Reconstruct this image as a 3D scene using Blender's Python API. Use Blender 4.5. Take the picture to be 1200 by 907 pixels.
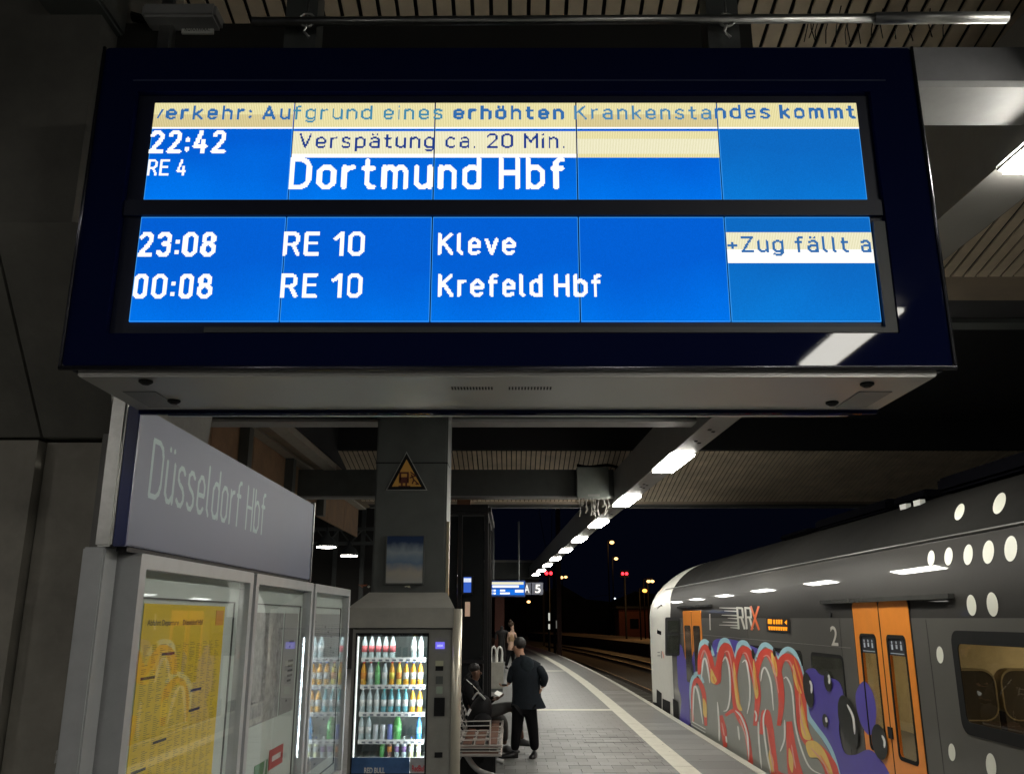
import bpy, bmesh, math, random
from mathutils import Vector, Matrix
random.seed(7)
S = bpy.context.scene
COL = S.collection
for o in list(bpy.data.objects): bpy.data.objects.remove(o)

# ------------------------------------------------------------------ camera
F = 1010.0; TH = math.atan(270.5/F); CT, ST = math.cos(TH), math.sin(TH); CH = 2.0
cam = bpy.data.objects.new('camera', bpy.data.cameras.new('camera')); COL.objects.link(cam)
cam.location = (0, 0, CH); cam.rotation_euler = (math.pi/2+TH, 0, 0)
cam.data.sensor_width = 36; cam.data.lens = 36*F/1200; cam.data.clip_end = 3000; cam.data.clip_start = .05
S.camera = cam
# ------------------------------------------------------------------ night sky, exposure
W = bpy.data.worlds.new('World'); S.world = W; W.use_nodes = True
bg = W.node_tree.nodes['Background']
bg.inputs['Color'].default_value = (0.0008, 0.0012, 0.0037, 1); bg.inputs['Strength'].default_value = 1.0
S.view_settings.view_transform = 'Standard'; S.view_settings.look = 'None'
S.view_settings.exposure = 0; S.view_settings.gamma = 1
LAMP = 70.0          # radiance of the platform light diffusers

# ------------------------------------------------------------------ helpers
def ray(px, py):
    a = (px-600)/F; b = (453.5-py)/F
    return Vector((a, CT-b*ST, ST+b*CT))
def P(px, py, X=None, Y=None, Z=None):
    d = ray(px, py)
    if X is not None: t = X/d.x
    elif Y is not None: t = Y/d.y
    else: t = (Z-CH)/d.z
    return Vector((d.x*t, d.y*t, CH+d.z*t))
MATS = {}
def srgb(r, g, b):
    f = lambda c: (c/255/12.92) if c/255 <= .04045 else ((c/255+.055)/1.055)**2.4
    return (f(r), f(g), f(b))
def mat(name, col=(.2,.2,.2), rough=.5, metal=0, var=.12, scale=6, bump=0, coat=0, emis=None, estr=0, spec=.5):
    if name in MATS: return MATS[name]
    m = bpy.data.materials.new(name); m.use_nodes = True; nt = m.node_tree; p = nt.nodes['Principled BSDF']
    p.inputs['Base Color'].default_value = (*col, 1); p.inputs['Roughness'].default_value = rough
    p.inputs['Metallic'].default_value = metal; p.inputs['Specular IOR Level'].default_value = spec
    if coat: p.inputs['Coat Weight'].default_value = coat; p.inputs['Coat Roughness'].default_value = .025
    if emis: p.inputs['Emission Color'].default_value = (*emis, 1); p.inputs['Emission Strength'].default_value = estr
    if var or bump:
        tc = nt.nodes.new('ShaderNodeTexCoord'); n = nt.nodes.new('ShaderNodeTexNoise')
        n.inputs['Scale'].default_value = scale; n.inputs['Detail'].default_value = 8; n.inputs['Roughness'].default_value = .65
        nt.links.new(tc.outputs['Object'], n.inputs['Vector'])
        if var:
            r = nt.nodes.new('ShaderNodeValToRGB'); e = r.color_ramp.elements
            e[0].position = .3; e[1].position = .7
            e[0].color = (*[c*(1-var) for c in col], 1); e[1].color = (*[min(1, c*(1+var)) for c in col], 1)
            nt.links.new(n.outputs['Fac'], r.inputs['Fac']); nt.links.new(r.outputs['Color'], p.inputs['Base Color'])
            mr = nt.nodes.new('ShaderNodeMapRange'); mr.inputs['To Min'].default_value = max(0, rough*(1-var)); mr.inputs['To Max'].default_value = min(1, rough*(1+var*1.5))
            nt.links.new(n.outputs['Fac'], mr.inputs['Value']); nt.links.new(mr.outputs['Result'], p.inputs['Roughness'])
        if bump:
            b = nt.nodes.new('ShaderNodeBump'); b.inputs['Strength'].default_value = bump; b.inputs['Distance'].default_value = .01
            n2 = nt.nodes.new('ShaderNodeTexNoise'); n2.inputs['Scale'].default_value = scale*9; n2.inputs['Detail'].default_value = 4
            nt.links.new(tc.outputs['Object'], n2.inputs['Vector'])
            nt.links.new(n2.outputs['Fac'], b.inputs['Height']); nt.links.new(b.outputs['Normal'], p.inputs['Normal'])
    MATS[name] = m; return m
def emit(name, col, s=1.0, stripes=0, blotch=0):
    if name in MATS: return MATS[name]
    m = bpy.data.materials.new(name); m.use_nodes = True; nt = m.node_tree; nt.nodes.remove(nt.nodes['Principled BSDF'])
    e = nt.nodes.new('ShaderNodeEmission'); e.inputs['Color'].default_value = (*col, 1); e.inputs['Strength'].default_value = s
    nt.links.new(e.outputs[0], nt.nodes['Material Output'].inputs['Surface'])
    src = None
    if stripes:
        tc = nt.nodes.new('ShaderNodeTexCoord'); w = nt.nodes.new('ShaderNodeTexWave'); w.inputs['Scale'].default_value = stripes
        w.inputs['Distortion'].default_value = 1.2; w.inputs['Detail'].default_value = 2; w.inputs['Detail Scale'].default_value = 3
        nt.links.new(tc.outputs['Object'], w.inputs['Vector'])
        r = nt.nodes.new('ShaderNodeValToRGB'); r.color_ramp.elements[0].color = (*[c*.72 for c in col[:2]], col[2]*.55, 1); r.color_ramp.elements[1].color = (*col, 1)
        nt.links.new(w.outputs['Fac'], r.inputs['Fac']); src = r
    if blotch:
        tc = nt.nodes.new('ShaderNodeTexCoord'); n = nt.nodes.new('ShaderNodeTexNoise'); n.inputs['Scale'].default_value = 2.2; n.inputs['Detail'].default_value = 2
        nt.links.new(tc.outputs['Object'], n.inputs['Vector'])
        r = nt.nodes.new('ShaderNodeValToRGB'); r.color_ramp.elements[0].position = .3; r.color_ramp.elements[1].position = .7
        r.color_ramp.elements[0].color = (*[c*(1-blotch) for c in col], 1); r.color_ramp.elements[1].color = (*[c*(1+blotch) for c in col], 1)
        nt.links.new(n.outputs['Fac'], r.inputs['Fac']); src = r
    if src: nt.links.new(src.outputs['Color'], e.inputs['Color'])
    MATS[name] = m; return m
def glass(name, tint=(1,1,1), rough=.02, ior=1.5, gl=(.9,.95,1)):
    if name in MATS: return MATS[name]
    m = bpy.data.materials.new(name); m.use_nodes = True; nt = m.node_tree; nt.nodes.remove(nt.nodes['Principled BSDF'])
    t = nt.nodes.new('ShaderNodeBsdfTransparent'); t.inputs[0].default_value = (*tint, 1)
    g = nt.nodes.new('ShaderNodeBsdfGlossy'); g.inputs['Roughness'].default_value = rough; g.inputs[0].default_value = (*gl, 1)
    # Schlick reflectance from |cos|, the same for both faces of a thin pane
    ge = nt.nodes.new('ShaderNodeNewGeometry'); dp = nt.nodes.new('ShaderNodeVectorMath'); dp.operation = 'DOT_PRODUCT'
    nt.links.new(ge.outputs['Incoming'], dp.inputs[0]); nt.links.new(ge.outputs['Normal'], dp.inputs[1])
    def mth(op, a, b=None):
        n = nt.nodes.new('ShaderNodeMath'); n.operation = op
        for i, q in enumerate((a, b)):
            if q is None: continue
            if isinstance(q, (int, float)): n.inputs[i].default_value = q
            else: nt.links.new(q, n.inputs[i])
        return n.outputs[0]
    k = mth('POWER', mth('SUBTRACT', 1.0, mth('ABSOLUTE', dp.outputs['Value'])), 5.0)
    fo = mth('ADD', mth('MULTIPLY', k, .35), .075)
    x = nt.nodes.new('ShaderNodeMixShader')
    nt.links.new(fo, x.inputs[0]); nt.links.new(t.outputs[0], x.inputs[1]); nt.links.new(g.outputs[0], x.inputs[2])
    nt.links.new(x.outputs[0], nt.nodes['Material Output'].inputs['Surface']); MATS[name] = m; return m

class MB:
    def __init__(s): s.v = []; s.f = []; s.mi = []; s.mats = []
    def mid(s, m):
        if m is None: return 0
        if m not in s.mats: s.mats.append(m)
        return s.mats.index(m)
    def add(s, vs, fs, m=None):
        o = len(s.v); k = s.mid(m)
        s.v += [tuple(v) for v in vs]; s.f += [tuple(o+i for i in f) for f in fs]; s.mi += [k]*len(fs); return s
    def box(s, x0, x1, y0, y1, z0, z1, m=None, M=None):
        vs = [Vector((x, y, z)) for x in (x0, x1) for y in (y0, y1) for z in (z0, z1)]
        if M: vs = [M @ v for v in vs]
        return s.add(vs, [(0,1,3,2),(4,6,7,5),(0,4,5,1),(2,3,7,6),(0,2,6,4),(1,5,7,3)], m)
    def bbox(s, x0, x1, y0, y1, z0, z1, b=.004, m=None):      # bevelled box
        bm = bmesh.new(); bmesh.ops.create_cube(bm, size=1)
        for v in bm.verts: v.co = Vector(((x0+x1)/2+v.co.x*(x1-x0), (y0+y1)/2+v.co.y*(y1-y0), (z0+z1)/2+v.co.z*(z1-z0)))
        bmesh.ops.bevel(bm, geom=list(bm.edges), offset=b, segments=2, affect='EDGES')
        bm.verts.index_update(); s.add([v.co for v in bm.verts], [[v.index for v in f.verts] for f in bm.faces], m); bm.free(); return s
    def quad(s, a, b, c, d, m=None): return s.add([a, b, c, d], [(0,1,2,3)], m)
    def tube(s, pts, r, n=10, m=None, cap=True):
        pts = [Vector(p) for p in pts]; rs = r if isinstance(r, (list, tuple)) else [r]*len(pts); vs = []; fs = []
        for i, p in enumerate(pts):
            d = (pts[min(i+1, len(pts)-1)]-pts[max(i-1, 0)]).normalized()
            u = d.cross(Vector((0,0,1)) if abs(d.z) < .9 else Vector((0,1,0))).normalized(); w = d.cross(u)
            for k in range(n):
                a = 2*math.pi*k/n; vs.append(p+(u*math.cos(a)+w*math.sin(a))*rs[i])
        for i in range(len(pts)-1):
            for k in range(n): fs.append((i*n+k, i*n+(k+1)%n, (i+1)*n+(k+1)%n, (i+1)*n+k))
        if cap: fs += [tuple(range(n))[::-1], tuple((len(pts)-1)*n+k for k in range(n))]
        return s.add(vs, fs, m)
    def lathe(s, prof, c=(0,0,0), n=14, m=None):
        vs = [(c[0]+r*math.cos(2*math.pi*k/n), c[1]+r*math.sin(2*math.pi*k/n), c[2]+z) for r, z in prof for k in range(n)]
        fs = [(i*n+k, i*n+(k+1)%n, (i+1)*n+(k+1)%n, (i+1)*n+k) for i in range(len(prof)-1) for k in range(n)]
        fs += [tuple(range(n))[::-1], tuple((len(prof)-1)*n+k for k in range(n))]
        return s.add(vs, fs, m)
    def prism(s, poly, d, m=None):     # poly of 3d points, extruded by vector d
        n = len(poly); d = Vector(d); vs = [Vector(p) for p in poly]+[Vector(p)+d for p in poly]
        return s.add(vs, [tuple(range(n))[::-1], tuple(range(n, 2*n))]+[(i, (i+1)%n, n+(i+1)%n, n+i) for i in range(n)], m)
    def build(s, name, m=None, parent=None, smooth=False):
        me = bpy.data.meshes.new(name); me.from_pydata(s.v, [], s.f)
        ms = s.mats if s.mats else [m]
        for q in ms: me.materials.append(q)
        if s.mats: me.polygons.foreach_set('material_index', s.mi)
        bm = bmesh.new(); bm.from_mesh(me); bmesh.ops.recalc_face_normals(bm, faces=bm.faces); bm.to_mesh(me); bm.free()
        if smooth: me.polygons.foreach_set('use_smooth', [True]*len(me.polygons))
        o = bpy.data.objects.new(name, me); COL.objects.link(o)
        if parent: o.parent = parent; o.matrix_parent_inverse = Matrix.Translation(-world_loc(parent))
        return o
def world_loc(o):
    v = Vector((0,0,0))
    return Vector(o.get('_w', (0,0,0)))
def thing(name, label, cat, loc=(0,0,0), group=None):
    o = bpy.data.objects.new(name, None); COL.objects.link(o); o.location = loc; o['_w'] = tuple(loc)
    o.empty_display_size = .1
    o['label'] = label; o['category'] = cat
    if group: o['group'] = group
    return o
def tag(o, label, cat, group=None):
    o['label'] = label; o['category'] = cat
    if group: o['group'] = group
    return o
def struct(o): o['kind'] = 'structure'; return o
def stuff(o): o['kind'] = 'stuff'; return o
ORD = ['first','second','third','fourth','fifth','sixth','seventh','eighth','ninth','tenth','eleventh','twelfth','thirteenth']

# fonts -> triangles / pixel runs
_fc = {}
def text_tris(txt, off=0.0):
    k = (txt, off)
    if k in _fc: return _fc[k]
    cu = bpy.data.curves.new('t', 'FONT'); cu.body = txt; cu.offset = off; cu.resolution_u = 4
    o = bpy.data.objects.new('t', cu); COL.objects.link(o)
    dg = bpy.context.evaluated_depsgraph_get(); me = o.evaluated_get(dg).to_mesh(); me.calc_loop_triangles()
    vs = [(v.co.x, v.co.y) for v in me.vertices]; ts = [tuple(t.vertices) for t in me.loop_triangles]
    bpy.data.objects.remove(o); bpy.data.curves.remove(cu)
    _fc[k] = (vs, ts); return _fc[k]
CAPH = max(v[1] for v in text_tris('H')[0])
def add_text(mb, txt, fn, m=None, off=0.0):
    """fn maps (u in 0..1 across the word, v in cap heights above the baseline) to a point"""
    vs, ts = text_tris(txt, off); x0 = min(v[0] for v in vs); x1 = max(v[0] for v in vs)
    mb.add([fn((v[0]-x0)/(x1-x0), v[1]/CAPH) for v in vs], ts, m)
def add_pixel_text(mb, txt, fn, wpx, hpx, m=None, off=0.0):
    """the same word drawn in square LCD pixels: wpx columns over the word, hpx rows per cap height"""
    vs, ts = text_tris(txt, off); x0 = min(v[0] for v in vs); x1 = max(v[0] for v in vs)
    g = set()
    for t in ts:
        q = [((vs[i][0]-x0)/(x1-x0)*wpx, vs[i][1]/CAPH*hpx) for i in t]
        (ax, ay), (bx, by), (cx, cy) = q; den = (by-cy)*(ax-cx)+(cx-bx)*(ay-cy)
        if abs(den) < 1e-9: continue
        for iy in range(math.floor(min(ay, by, cy)), math.ceil(max(ay, by, cy))+1):
            for ix in range(math.floor(min(ax, bx, cx)), math.ceil(max(ax, bx, cx))+1):
                x, y = ix+.5, iy+.5
                l1 = ((by-cy)*(x-cx)+(cx-bx)*(y-cy))/den; l2 = ((cy-ay)*(x-cx)+(ax-cx)*(y-cy))/den
                if l1 >= -1e-6 and l2 >= -1e-6 and l1+l2 <= 1+1e-6: g.add((ix, iy))
    rows = {}
    for x, y in g: rows.setdefault(y, []).append(x)
    for y, xs in rows.items():
        xs.sort(); st = xs[0]; pr = st
        for x in xs[1:]+[10**6]:
            if x != pr+1:
                mb.add([fn(st/wpx, y/hpx), fn((pr+1)/wpx, y/hpx), fn((pr+1)/wpx, (y+1)/hpx), fn(st/wpx, (y+1)/hpx)], [(0,1,2,3)], m); st = x
            pr = x
_O = lambda x0, x1, y0, y1, c: [(x0+c, y0), (x1-c, y0), (x1, y0+c), (x1, y1-c), (x1-c, y1), (x0+c, y1), (x0, y1-c), (x0, y0+c), (x0+c, y0)]
GLY = {  # DIN-like letters as strokes: (advance width, strokes), cap height 1
 'A': (.56, [[(0,0),(.28,1),(.56,0)], [(.09,.3),(.47,.3)]]), 'D': (.54, [[(0,0),(0,1),(.3,1),(.46,.92),(.54,.76),(.54,.24),(.46,.08),(.3,0),(0,0)]]),
 'H': (.52, [[(0,0),(0,1)],[(.52,0),(.52,1)],[(0,.52),(.52,.52)]]), 'K': (.52, [[(0,0),(0,1)],[(.5,1),(0,.42)],[(.16,.6),(.54,0)]]),
 'M': (.64, [[(0,0),(0,1),(.32,.4),(.64,1),(.64,0)]]), 'R': (.5, [[(0,0),(0,1),(.34,1),(.46,.93),(.5,.8),(.5,.66),(.44,.53),(.32,.47),(0,.47)],[(.3,.47),(.52,0)]]),
 'E': (.44, [[(.44,0),(0,0),(0,1),(.44,1)],[(0,.53),(.4,.53)]]), 'V': (.54, [[(0,1),(.27,0),(.54,1)]]), 'Z': (.48, [[(0,1),(.48,1),(0,0),(.48,0)]]),
 'W': (.8, [[(0,1),(.2,0),(.4,.9),(.6,0),(.8,1)]]), 'X': (.5, [[(0,1),(.5,0)],[(0,0),(.5,1)]]), 'U': (.52, [[(0,1),(0,.16),(.14,0),(.38,0),(.52,.16),(.52,1)]]),
 'a': (.42, [[(.04,.66),(.14,.72),(.3,.72),(.42,.6),(.42,0)],[(.42,.42),(.14,.42),(.0,.32),(0,.12),(.12,0),(.26,0),(.42,.12)]]),
 'b': (.44, [[(0,1),(0,0)],[(0,.12),(.14,0),(.3,0),(.44,.14),(.44,.58),(.3,.72),(.14,.72),(0,.6)]]), 'c': (.38, [[(.38,.64),(.26,.72),(.14,.72),(0,.58),(0,.14),(.14,0),(.26,0),(.38,.08)]]),
 'd': (.44, [[(.44,1),(.44,0)],[(.44,.12),(.3,0),(.14,0),(0,.14),(0,.58),(.14,.72),(.3,.72),(.44,.6)]]), 'e': (.42, [[(.0,.36),(.42,.36),(.42,.58),(.28,.72),(.14,.72),(0,.58),(0,.14),(.14,0),(.28,0),(.4,.09)]]),
 'f': (.30, [[(.3,1),(.2,1),(.1,.9),(.1,0)],[(0,.68),(.28,.68)]]), 'g': (.44, [[(.44,.72),(.44,-.1),(.3,-.24),(.12,-.24),(.02,-.18)],[(.44,.12),(.3,0),(.14,0),(0,.14),(0,.58),(.14,.72),(.3,.72),(.44,.6)]]),
 'h': (.42, [[(0,0),(0,1)],[(0,.58),(.16,.72),(.28,.72),(.42,.58),(.42,0)]]), 'i': (.0, [[(0,0),(0,.66)],[(0,.97),(0,.98)]]), 'k': (.40, [[(0,0),(0,1)],[(.38,.7),(0,.28)],[(.12,.42),(.4,0)]]),
 'l': (.12, [[(0,1),(0,.12),(.12,0)]]), 'm': (.68, [[(0,0),(0,.72)],[(0,.58),(.12,.72),(.22,.72),(.34,.58),(.34,0)],[(.34,.58),(.46,.72),(.56,.72),(.68,.58),(.68,0)]]),
 'n': (.42, [[(0,0),(0,.72)],[(0,.58),(.16,.72),(.28,.72),(.42,.58),(.42,0)]]), 'o': (.44, [_O(0,.44,0,.72,.13)]), 'p': (.44, [[(0,.72),(0,-.24)],[(0,.12),(.14,0),(.3,0),(.44,.14),(.44,.58),(.3,.72),(.14,.72),(0,.6)]]),
 'r': (.28, [[(0,0),(0,.72)],[(0,.56),(.14,.70),(.28,.72)]]), 's': (.38, [[(.37,.64),(.26,.72),(.12,.72),(.01,.64),(.01,.5),(.1,.41),(.28,.34),(.37,.24),(.37,.1),(.26,0),(.12,0),(0,.08)]]),
 't': (.30, [[(.1,.95),(.1,.12),(.2,0),(.3,0)],[(0,.68),(.28,.68)]]), 'u': (.42, [[(.42,.72),(.42,0)],[(.42,.14),(.26,0),(.14,0),(0,.14),(0,.72)]]), 'v': (.44, [[(0,.72),(.22,0),(.44,.72)]]),
 '0': (.46, [_O(0,.46,0,1,.14)]), '1': (.26, [[(0,.76),(.26,1),(.26,0)]]), '2': (.46, [[(.02,.84),(.14,1),(.32,1),(.46,.86),(.46,.68),(.36,.5),(0,0),(.48,0)]]),
 '3': (.46, [[(.02,.88),(.14,1),(.32,1),(.45,.88),(.45,.66),(.34,.54),(.2,.53)],[(.34,.54),(.46,.42),(.46,.14),(.32,0),(.14,0),(0,.12)]]),
 '4': (.48, [[(.24,1),(.0,.26),(.48,.26)],[(.36,.56),(.36,0)]]), '5': (.44, [[(.42,1),(.04,1),(.02,.52),(.14,.62),(.3,.62),(.44,.48),(.44,.14),(.3,0),(.12,0),(0,.1)]]),
 '8': (.46, [_O(.02,.44,.54,1,.13), _O(0,.46,0,.54,.14)]), ':': (.0, [[(0,.10),(0,.14)],[(0,.60),(0,.64)]]), '.': (.0, [[(0,.02),(0,.05)]]), '+': (.36, [[(0,.42),(.36,.42)],[(.18,.22),(.18,.62)]]), '!': (.0, [[(0,1),(0,.3)],[(0,.0),(0,.05)]]),
}
for _b, _n in (('a','ä'), ('o','ö'), ('u','ü')): GLY[_n] = (GLY[_b][0], GLY[_b][1]+[[(.10,.97),(.10,.98)],[(.33,.97),(.33,.98)]])
def _sd(px, py, a, b):
    dx, dy = b[0]-a[0], b[1]-a[1]; l = dx*dx+dy*dy; t = 0 if l == 0 else max(0, min(1, ((px-a[0])*dx+(py-a[1])*dy)/l))
    return math.hypot(px-a[0]-t*dx, py-a[1]-t*dy)
def stroke_text(txt, x0, x1, h, fn, rows, sw, build, gap=.2):
    '''letters drawn in square pixels over x0..x1 (metres), cap height h; each letter goes to build(mb)'''
    adv = sum((GLY[c][0]+gap+sw if c != ' ' else .36) for c in txt)-gap
    sx = (x1-x0)/adv; cell = h/rows; x = x0+sw*sx/2
    for c in txt:
        if c == ' ': x += .36*sx; continue
        w, st = GLY[c]; mb = MB(); hw = sw/2
        c0 = math.floor((x-hw*h-x0)/cell)-1; c1 = math.ceil((x+w*sx+hw*h-x0)/cell)+1
        for r in range(math.floor(-.34*rows), math.ceil(1.1*rows)+1):
            run = None
            for q in range(c0, c1+2):
                X = (x0+(q+.5)*cell-x); Y = (r+.5)*cell
                on = q <= c1 and any(_sd(X, Y, (a[0]*sx, (hw+a[1]*(1-sw))*h), (b[0]*sx, (hw+b[1]*(1-sw))*h)) <= hw*h*1.02 for s_ in st for a, b in zip(s_, s_[1:]))
                if on and run is None: run = q
                if not on and run is not None:
                    u0, u1 = x0+run*cell, x0+q*cell; v0, v1 = r*cell, (r+1)*cell
                    mb.add([fn(u0, v0), fn(u1, v0), fn(u1, v1), fn(u0, v1)], [(0,1,2,3)]); run = None
        if mb.v: build(mb)
        x += (w+gap+sw)*sx
def catmull(pts, n=8, closed=False):
    out = []; N = len(pts)
    rng = range(N if closed else N-1)
    for i in rng:
        if closed: p = [pts[(i+k-1) % N] for k in range(4)]
        else: p = [pts[max(i-1, 0)], pts[i], pts[i+1], pts[min(i+2, N-1)]]
        for k in range(n):
            t = k/n
            out.append(tuple(.5*((2*p[1][j])+(-p[0][j]+p[2][j])*t+(2*p[0][j]-5*p[1][j]+4*p[2][j]-p[3][j])*t*t+(-p[0][j]+3*p[1][j]-3*p[2][j]+p[3][j])*t**3) for j in range(len(pts[0]))))
    if not closed: out.append(tuple(pts[-1]))
    return out
def rrect(u0, u1, v0, v1, r, n=5):
    o = []
    for cx, cy, a0 in ((u1-r, v1-r, 0), (u0+r, v1-r, 90), (u0+r, v0+r, 180), (u1-r, v0+r, 270)):
        for k in range(n+1):
            a = math.radians(a0+90*k/n); o.append((cx+r*math.cos(a), cy+r*math.sin(a)))
    return o
def ring(mb, outer, inner, fn0, fn1, m=None):
    """frame between two outlines with the same point count; fn0 back, fn1 front"""
    n = len(outer); vs = [fn0(*p) for p in outer]+[fn0(*p) for p in inner]+[fn1(*p) for p in outer]+[fn1(*p) for p in inner]; fs = []
    for i in range(n):
        j = (i+1) % n
        fs += [(2*n+i, 2*n+j, 3*n+j, 3*n+i), (i, j, 2*n+j, 2*n+i), (n+i, n+j, 3*n+j, 3*n+i), (i, j, n+j, n+i)]
    mb.add(vs, fs, m)

# ------------------------------------------------------------------ materials
M = dict(
 paver=mat('paving stone', (.145,.147,.14), .5, var=.3, scale=3, bump=.25),
 joint=mat('joint sand', (.10,.10,.095), .9),
 strip=mat('cream tactile slab', (.54,.525,.44), .6, var=.12, scale=4, bump=.2),
 kerb=mat('kerb concrete', (.40,.39,.33), .7, var=.15, scale=5, bump=.3),
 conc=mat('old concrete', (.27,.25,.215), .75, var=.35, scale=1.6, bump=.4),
 steel_d=mat('dark painted steel', (.085,.092,.088), .45, var=.15, scale=4),
 steel_b=mat('grey beam paint', (.30,.30,.295), .5, var=.12, scale=4),
 beam_l=mat('beam underside paint', (.34,.33,.31), .5, var=.08, scale=3),
 slat=mat('soffit board', (.60,.50,.37), .6, var=.25, scale=2, bump=.15),
 brown=mat('brown ceiling panel', (.22,.17,.12), .7, var=.2, scale=2),
 roofd=mat('dark roof sheet', (.02,.02,.022), .8),
 alu=mat('brushed aluminium', (.52,.52,.50), .32, 1, var=.12, scale=20),
 case=mat('case frame grey', (.46,.47,.48), .4, .3, var=.08, scale=8),
 navy=mat('navy enamel', (.005,.008,.042), .4, var=0, coat=.22, spec=.0),
 navyd=mat('navy recess', (.006,.009,.026), .5, var=0),
 black=mat('black plastic', (.010,.010,.011), .5, spec=.2),
 rubber=mat('black rubber', (.007,.007,.007), .6, spec=.15),
 housing=mat('display housing grey', (.46,.455,.44), .33, .25, var=.03, scale=3),
 white=mat('white paint', (.72,.72,.68), .45, var=.05),
 ballast=mat('ballast', (.09,.075,.055), .95, var=.5, scale=6, bump=1),
 rail=mat('rail steel', (.16,.13,.11), .42, .9),
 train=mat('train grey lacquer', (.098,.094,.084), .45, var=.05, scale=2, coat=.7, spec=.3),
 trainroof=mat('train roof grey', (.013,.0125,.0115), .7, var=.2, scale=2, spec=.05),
 trainwhite=mat('train white lacquer', (.74,.73,.67), .4, var=.05, coat=.1),
 orange=mat('orange door lacquer', (.88,.29,.04), .28, var=.05, coat=.4),
 dglass=mat('dark window glass', (.008,.009,.010), .04, var=0),
 cream=mat('cream dot', (.80,.80,.70), .35, var=.04),
 gl=glass('clear glass'),
 tglass=glass('train window glass', (.80,.80,.76), .01, 1.5),
)
_n = M['paver'].node_tree; _oi = _n.nodes.new('ShaderNodeObjectInfo'); _hs = _n.nodes.new('ShaderNodeHueSaturation'); _mr = _n.nodes.new('ShaderNodeMapRange')
_mr.inputs['To Min'].default_value = .72; _mr.inputs['To Max'].default_value = 1.22; _n.links.new(_oi.outputs['Random'], _mr.inputs['Value']); _n.links.new(_mr.outputs['Result'], _hs.inputs['Value'])
for _t in [q for q in _n.nodes if q.type == 'TEX_NOISE']: _n.links.new(_n.nodes.new('ShaderNodeNewGeometry').outputs['Position'], _t.inputs['Vector'])
_bc = _n.nodes['Principled BSDF'].inputs['Base Color']; _src = _bc.links[0].from_socket; _n.links.new(_src, _hs.inputs['Color']); _n.links.new(_hs.outputs['Color'], _bc)
# ================================================================== SETTING
def cv(Y): return -.00093*max(0, Y-22)**2          # the platform bends left beyond the train nose
YS = [-8, 0, 6, 11.2, 17, 22, 26, 30, 34, 38, 42, 47, 52, 58, 64, 72, 80, 95]
def strip_sheet(x0, x1, z, ys=YS, zt=None, mb=None):
    mb = mb or MB()
    for a, b in zip(ys, ys[1:]):
        if zt is None: mb.quad((x0+cv(a), a, z), (x1+cv(a), a, z), (x1+cv(b), b, z), (x0+cv(b), b, z))
        else:
            vs = [(x+cv(y), y, q) for y in (a, b) for x in (x0, x1) for q in (z, zt)]
            mb.add(vs, [(0,1,3,2),(4,6,7,5),(0,4,5,1),(2,3,7,6),(0,2,6,4),(1,5,7,3)])
    return mb
struct(MB().quad((-900,-200,-1.0), (900,-200,-1.0), (900,1600,-1.0), (-900,1600,-1.0)).build('ground', mat('night ground', (.035,.03,.022), .95, var=.5, scale=.4)))
b = strip_sheet(3.45, 45, -.94, mb=MB()); o = stuff(b.build('ballast', M['ballast']))
# platform body + joint bed
pf = struct(strip_sheet(-9, 3.38, -1.0, zt=-.014).build('platform', M['joint']))
def brickmat():
    m = bpy.data.materials.new('paving field'); m.use_nodes = True; nt = m.node_tree; p = nt.nodes['Principled BSDF']
    tc = nt.nodes.new('ShaderNodeTexCoord'); br = nt.nodes.new('ShaderNodeTexBrick'); br.inputs['Scale'].default_value = 1
    br.inputs['Brick Width'].default_value = .3; br.inputs['Row Height'].default_value = .3; br.inputs['Mortar Size'].default_value = .006; br.offset = .5
    br.inputs['Color1'].default_value = (.145,.147,.14,1); br.inputs['Color2'].default_value = (.125,.127,.12,1); br.inputs['Mortar'].default_value = (.07,.068,.06,1)
    nt.links.new(tc.outputs['Object'], br.inputs['Vector']); nt.links.new(br.outputs['Color'], p.inputs['Base Color']); p.inputs['Roughness'].default_value = .5
    return m
field = brickmat()
o = strip_sheet(-9, 2.25, -.012, ys=[17.3, 20.55], zt=0).build('paving', field, pf)
strip_sheet(-9, 2.25, -.012, ys=[20.87, 22, 26, 30, 34, 35.4], zt=0).build('paving', field, pf)
strip_sheet(-9, 2.25, -.012, ys=[35.8, 38, 42, 47, 52, 58, 64, 72, 80, 95], zt=0).build('paving', field, pf)
strip_sheet(-9, -1.3, -.012, ys=[-8, 17.3], zt=0).build('paving', field, pf)
strip_sheet(-1.3, 2.25, -.012, ys=[-8, 11.0], zt=0).build('paving', field, pf)
# cross strips
for a, b_, x0 in ((20.55, 20.87, .15), (35.4, 35.8, .3)):
    strip_sheet(-9, x0, -.012, ys=[a, b_], zt=0).build('paving', field, pf)
    strip_sheet(x0, 2.25, -.012, ys=[a, b_], zt=.001).build('guide_slab', M['strip'], pf)
# single pavers near the camera
pm = {}
for j in range(21):
    y = 11.0+.3*j
    for i in range(-1, 12):
        x0 = -1.3+.3*i+(.15 if j % 2 else 0); x1 = x0+.3; x0 = max(x0, -1.3); x1 = min(x1, 2.25)
        if x1-x0 < .05: continue
        w = round(x1-x0, 2)
        if w not in pm:
            me = MB().box(0, w-.005, 0, .295, -.012, 0).build('paver', M['paver']); me.data.name = 'paver'; pm[w] = me.data; me.parent = pf; me.location = (x0, y, 0)
            continue
        o = bpy.data.objects.new('paver', pm[w]); COL.objects.link(o); o.parent = pf; o.location = (x0, y, random.uniform(-.0015, .0015))
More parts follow.
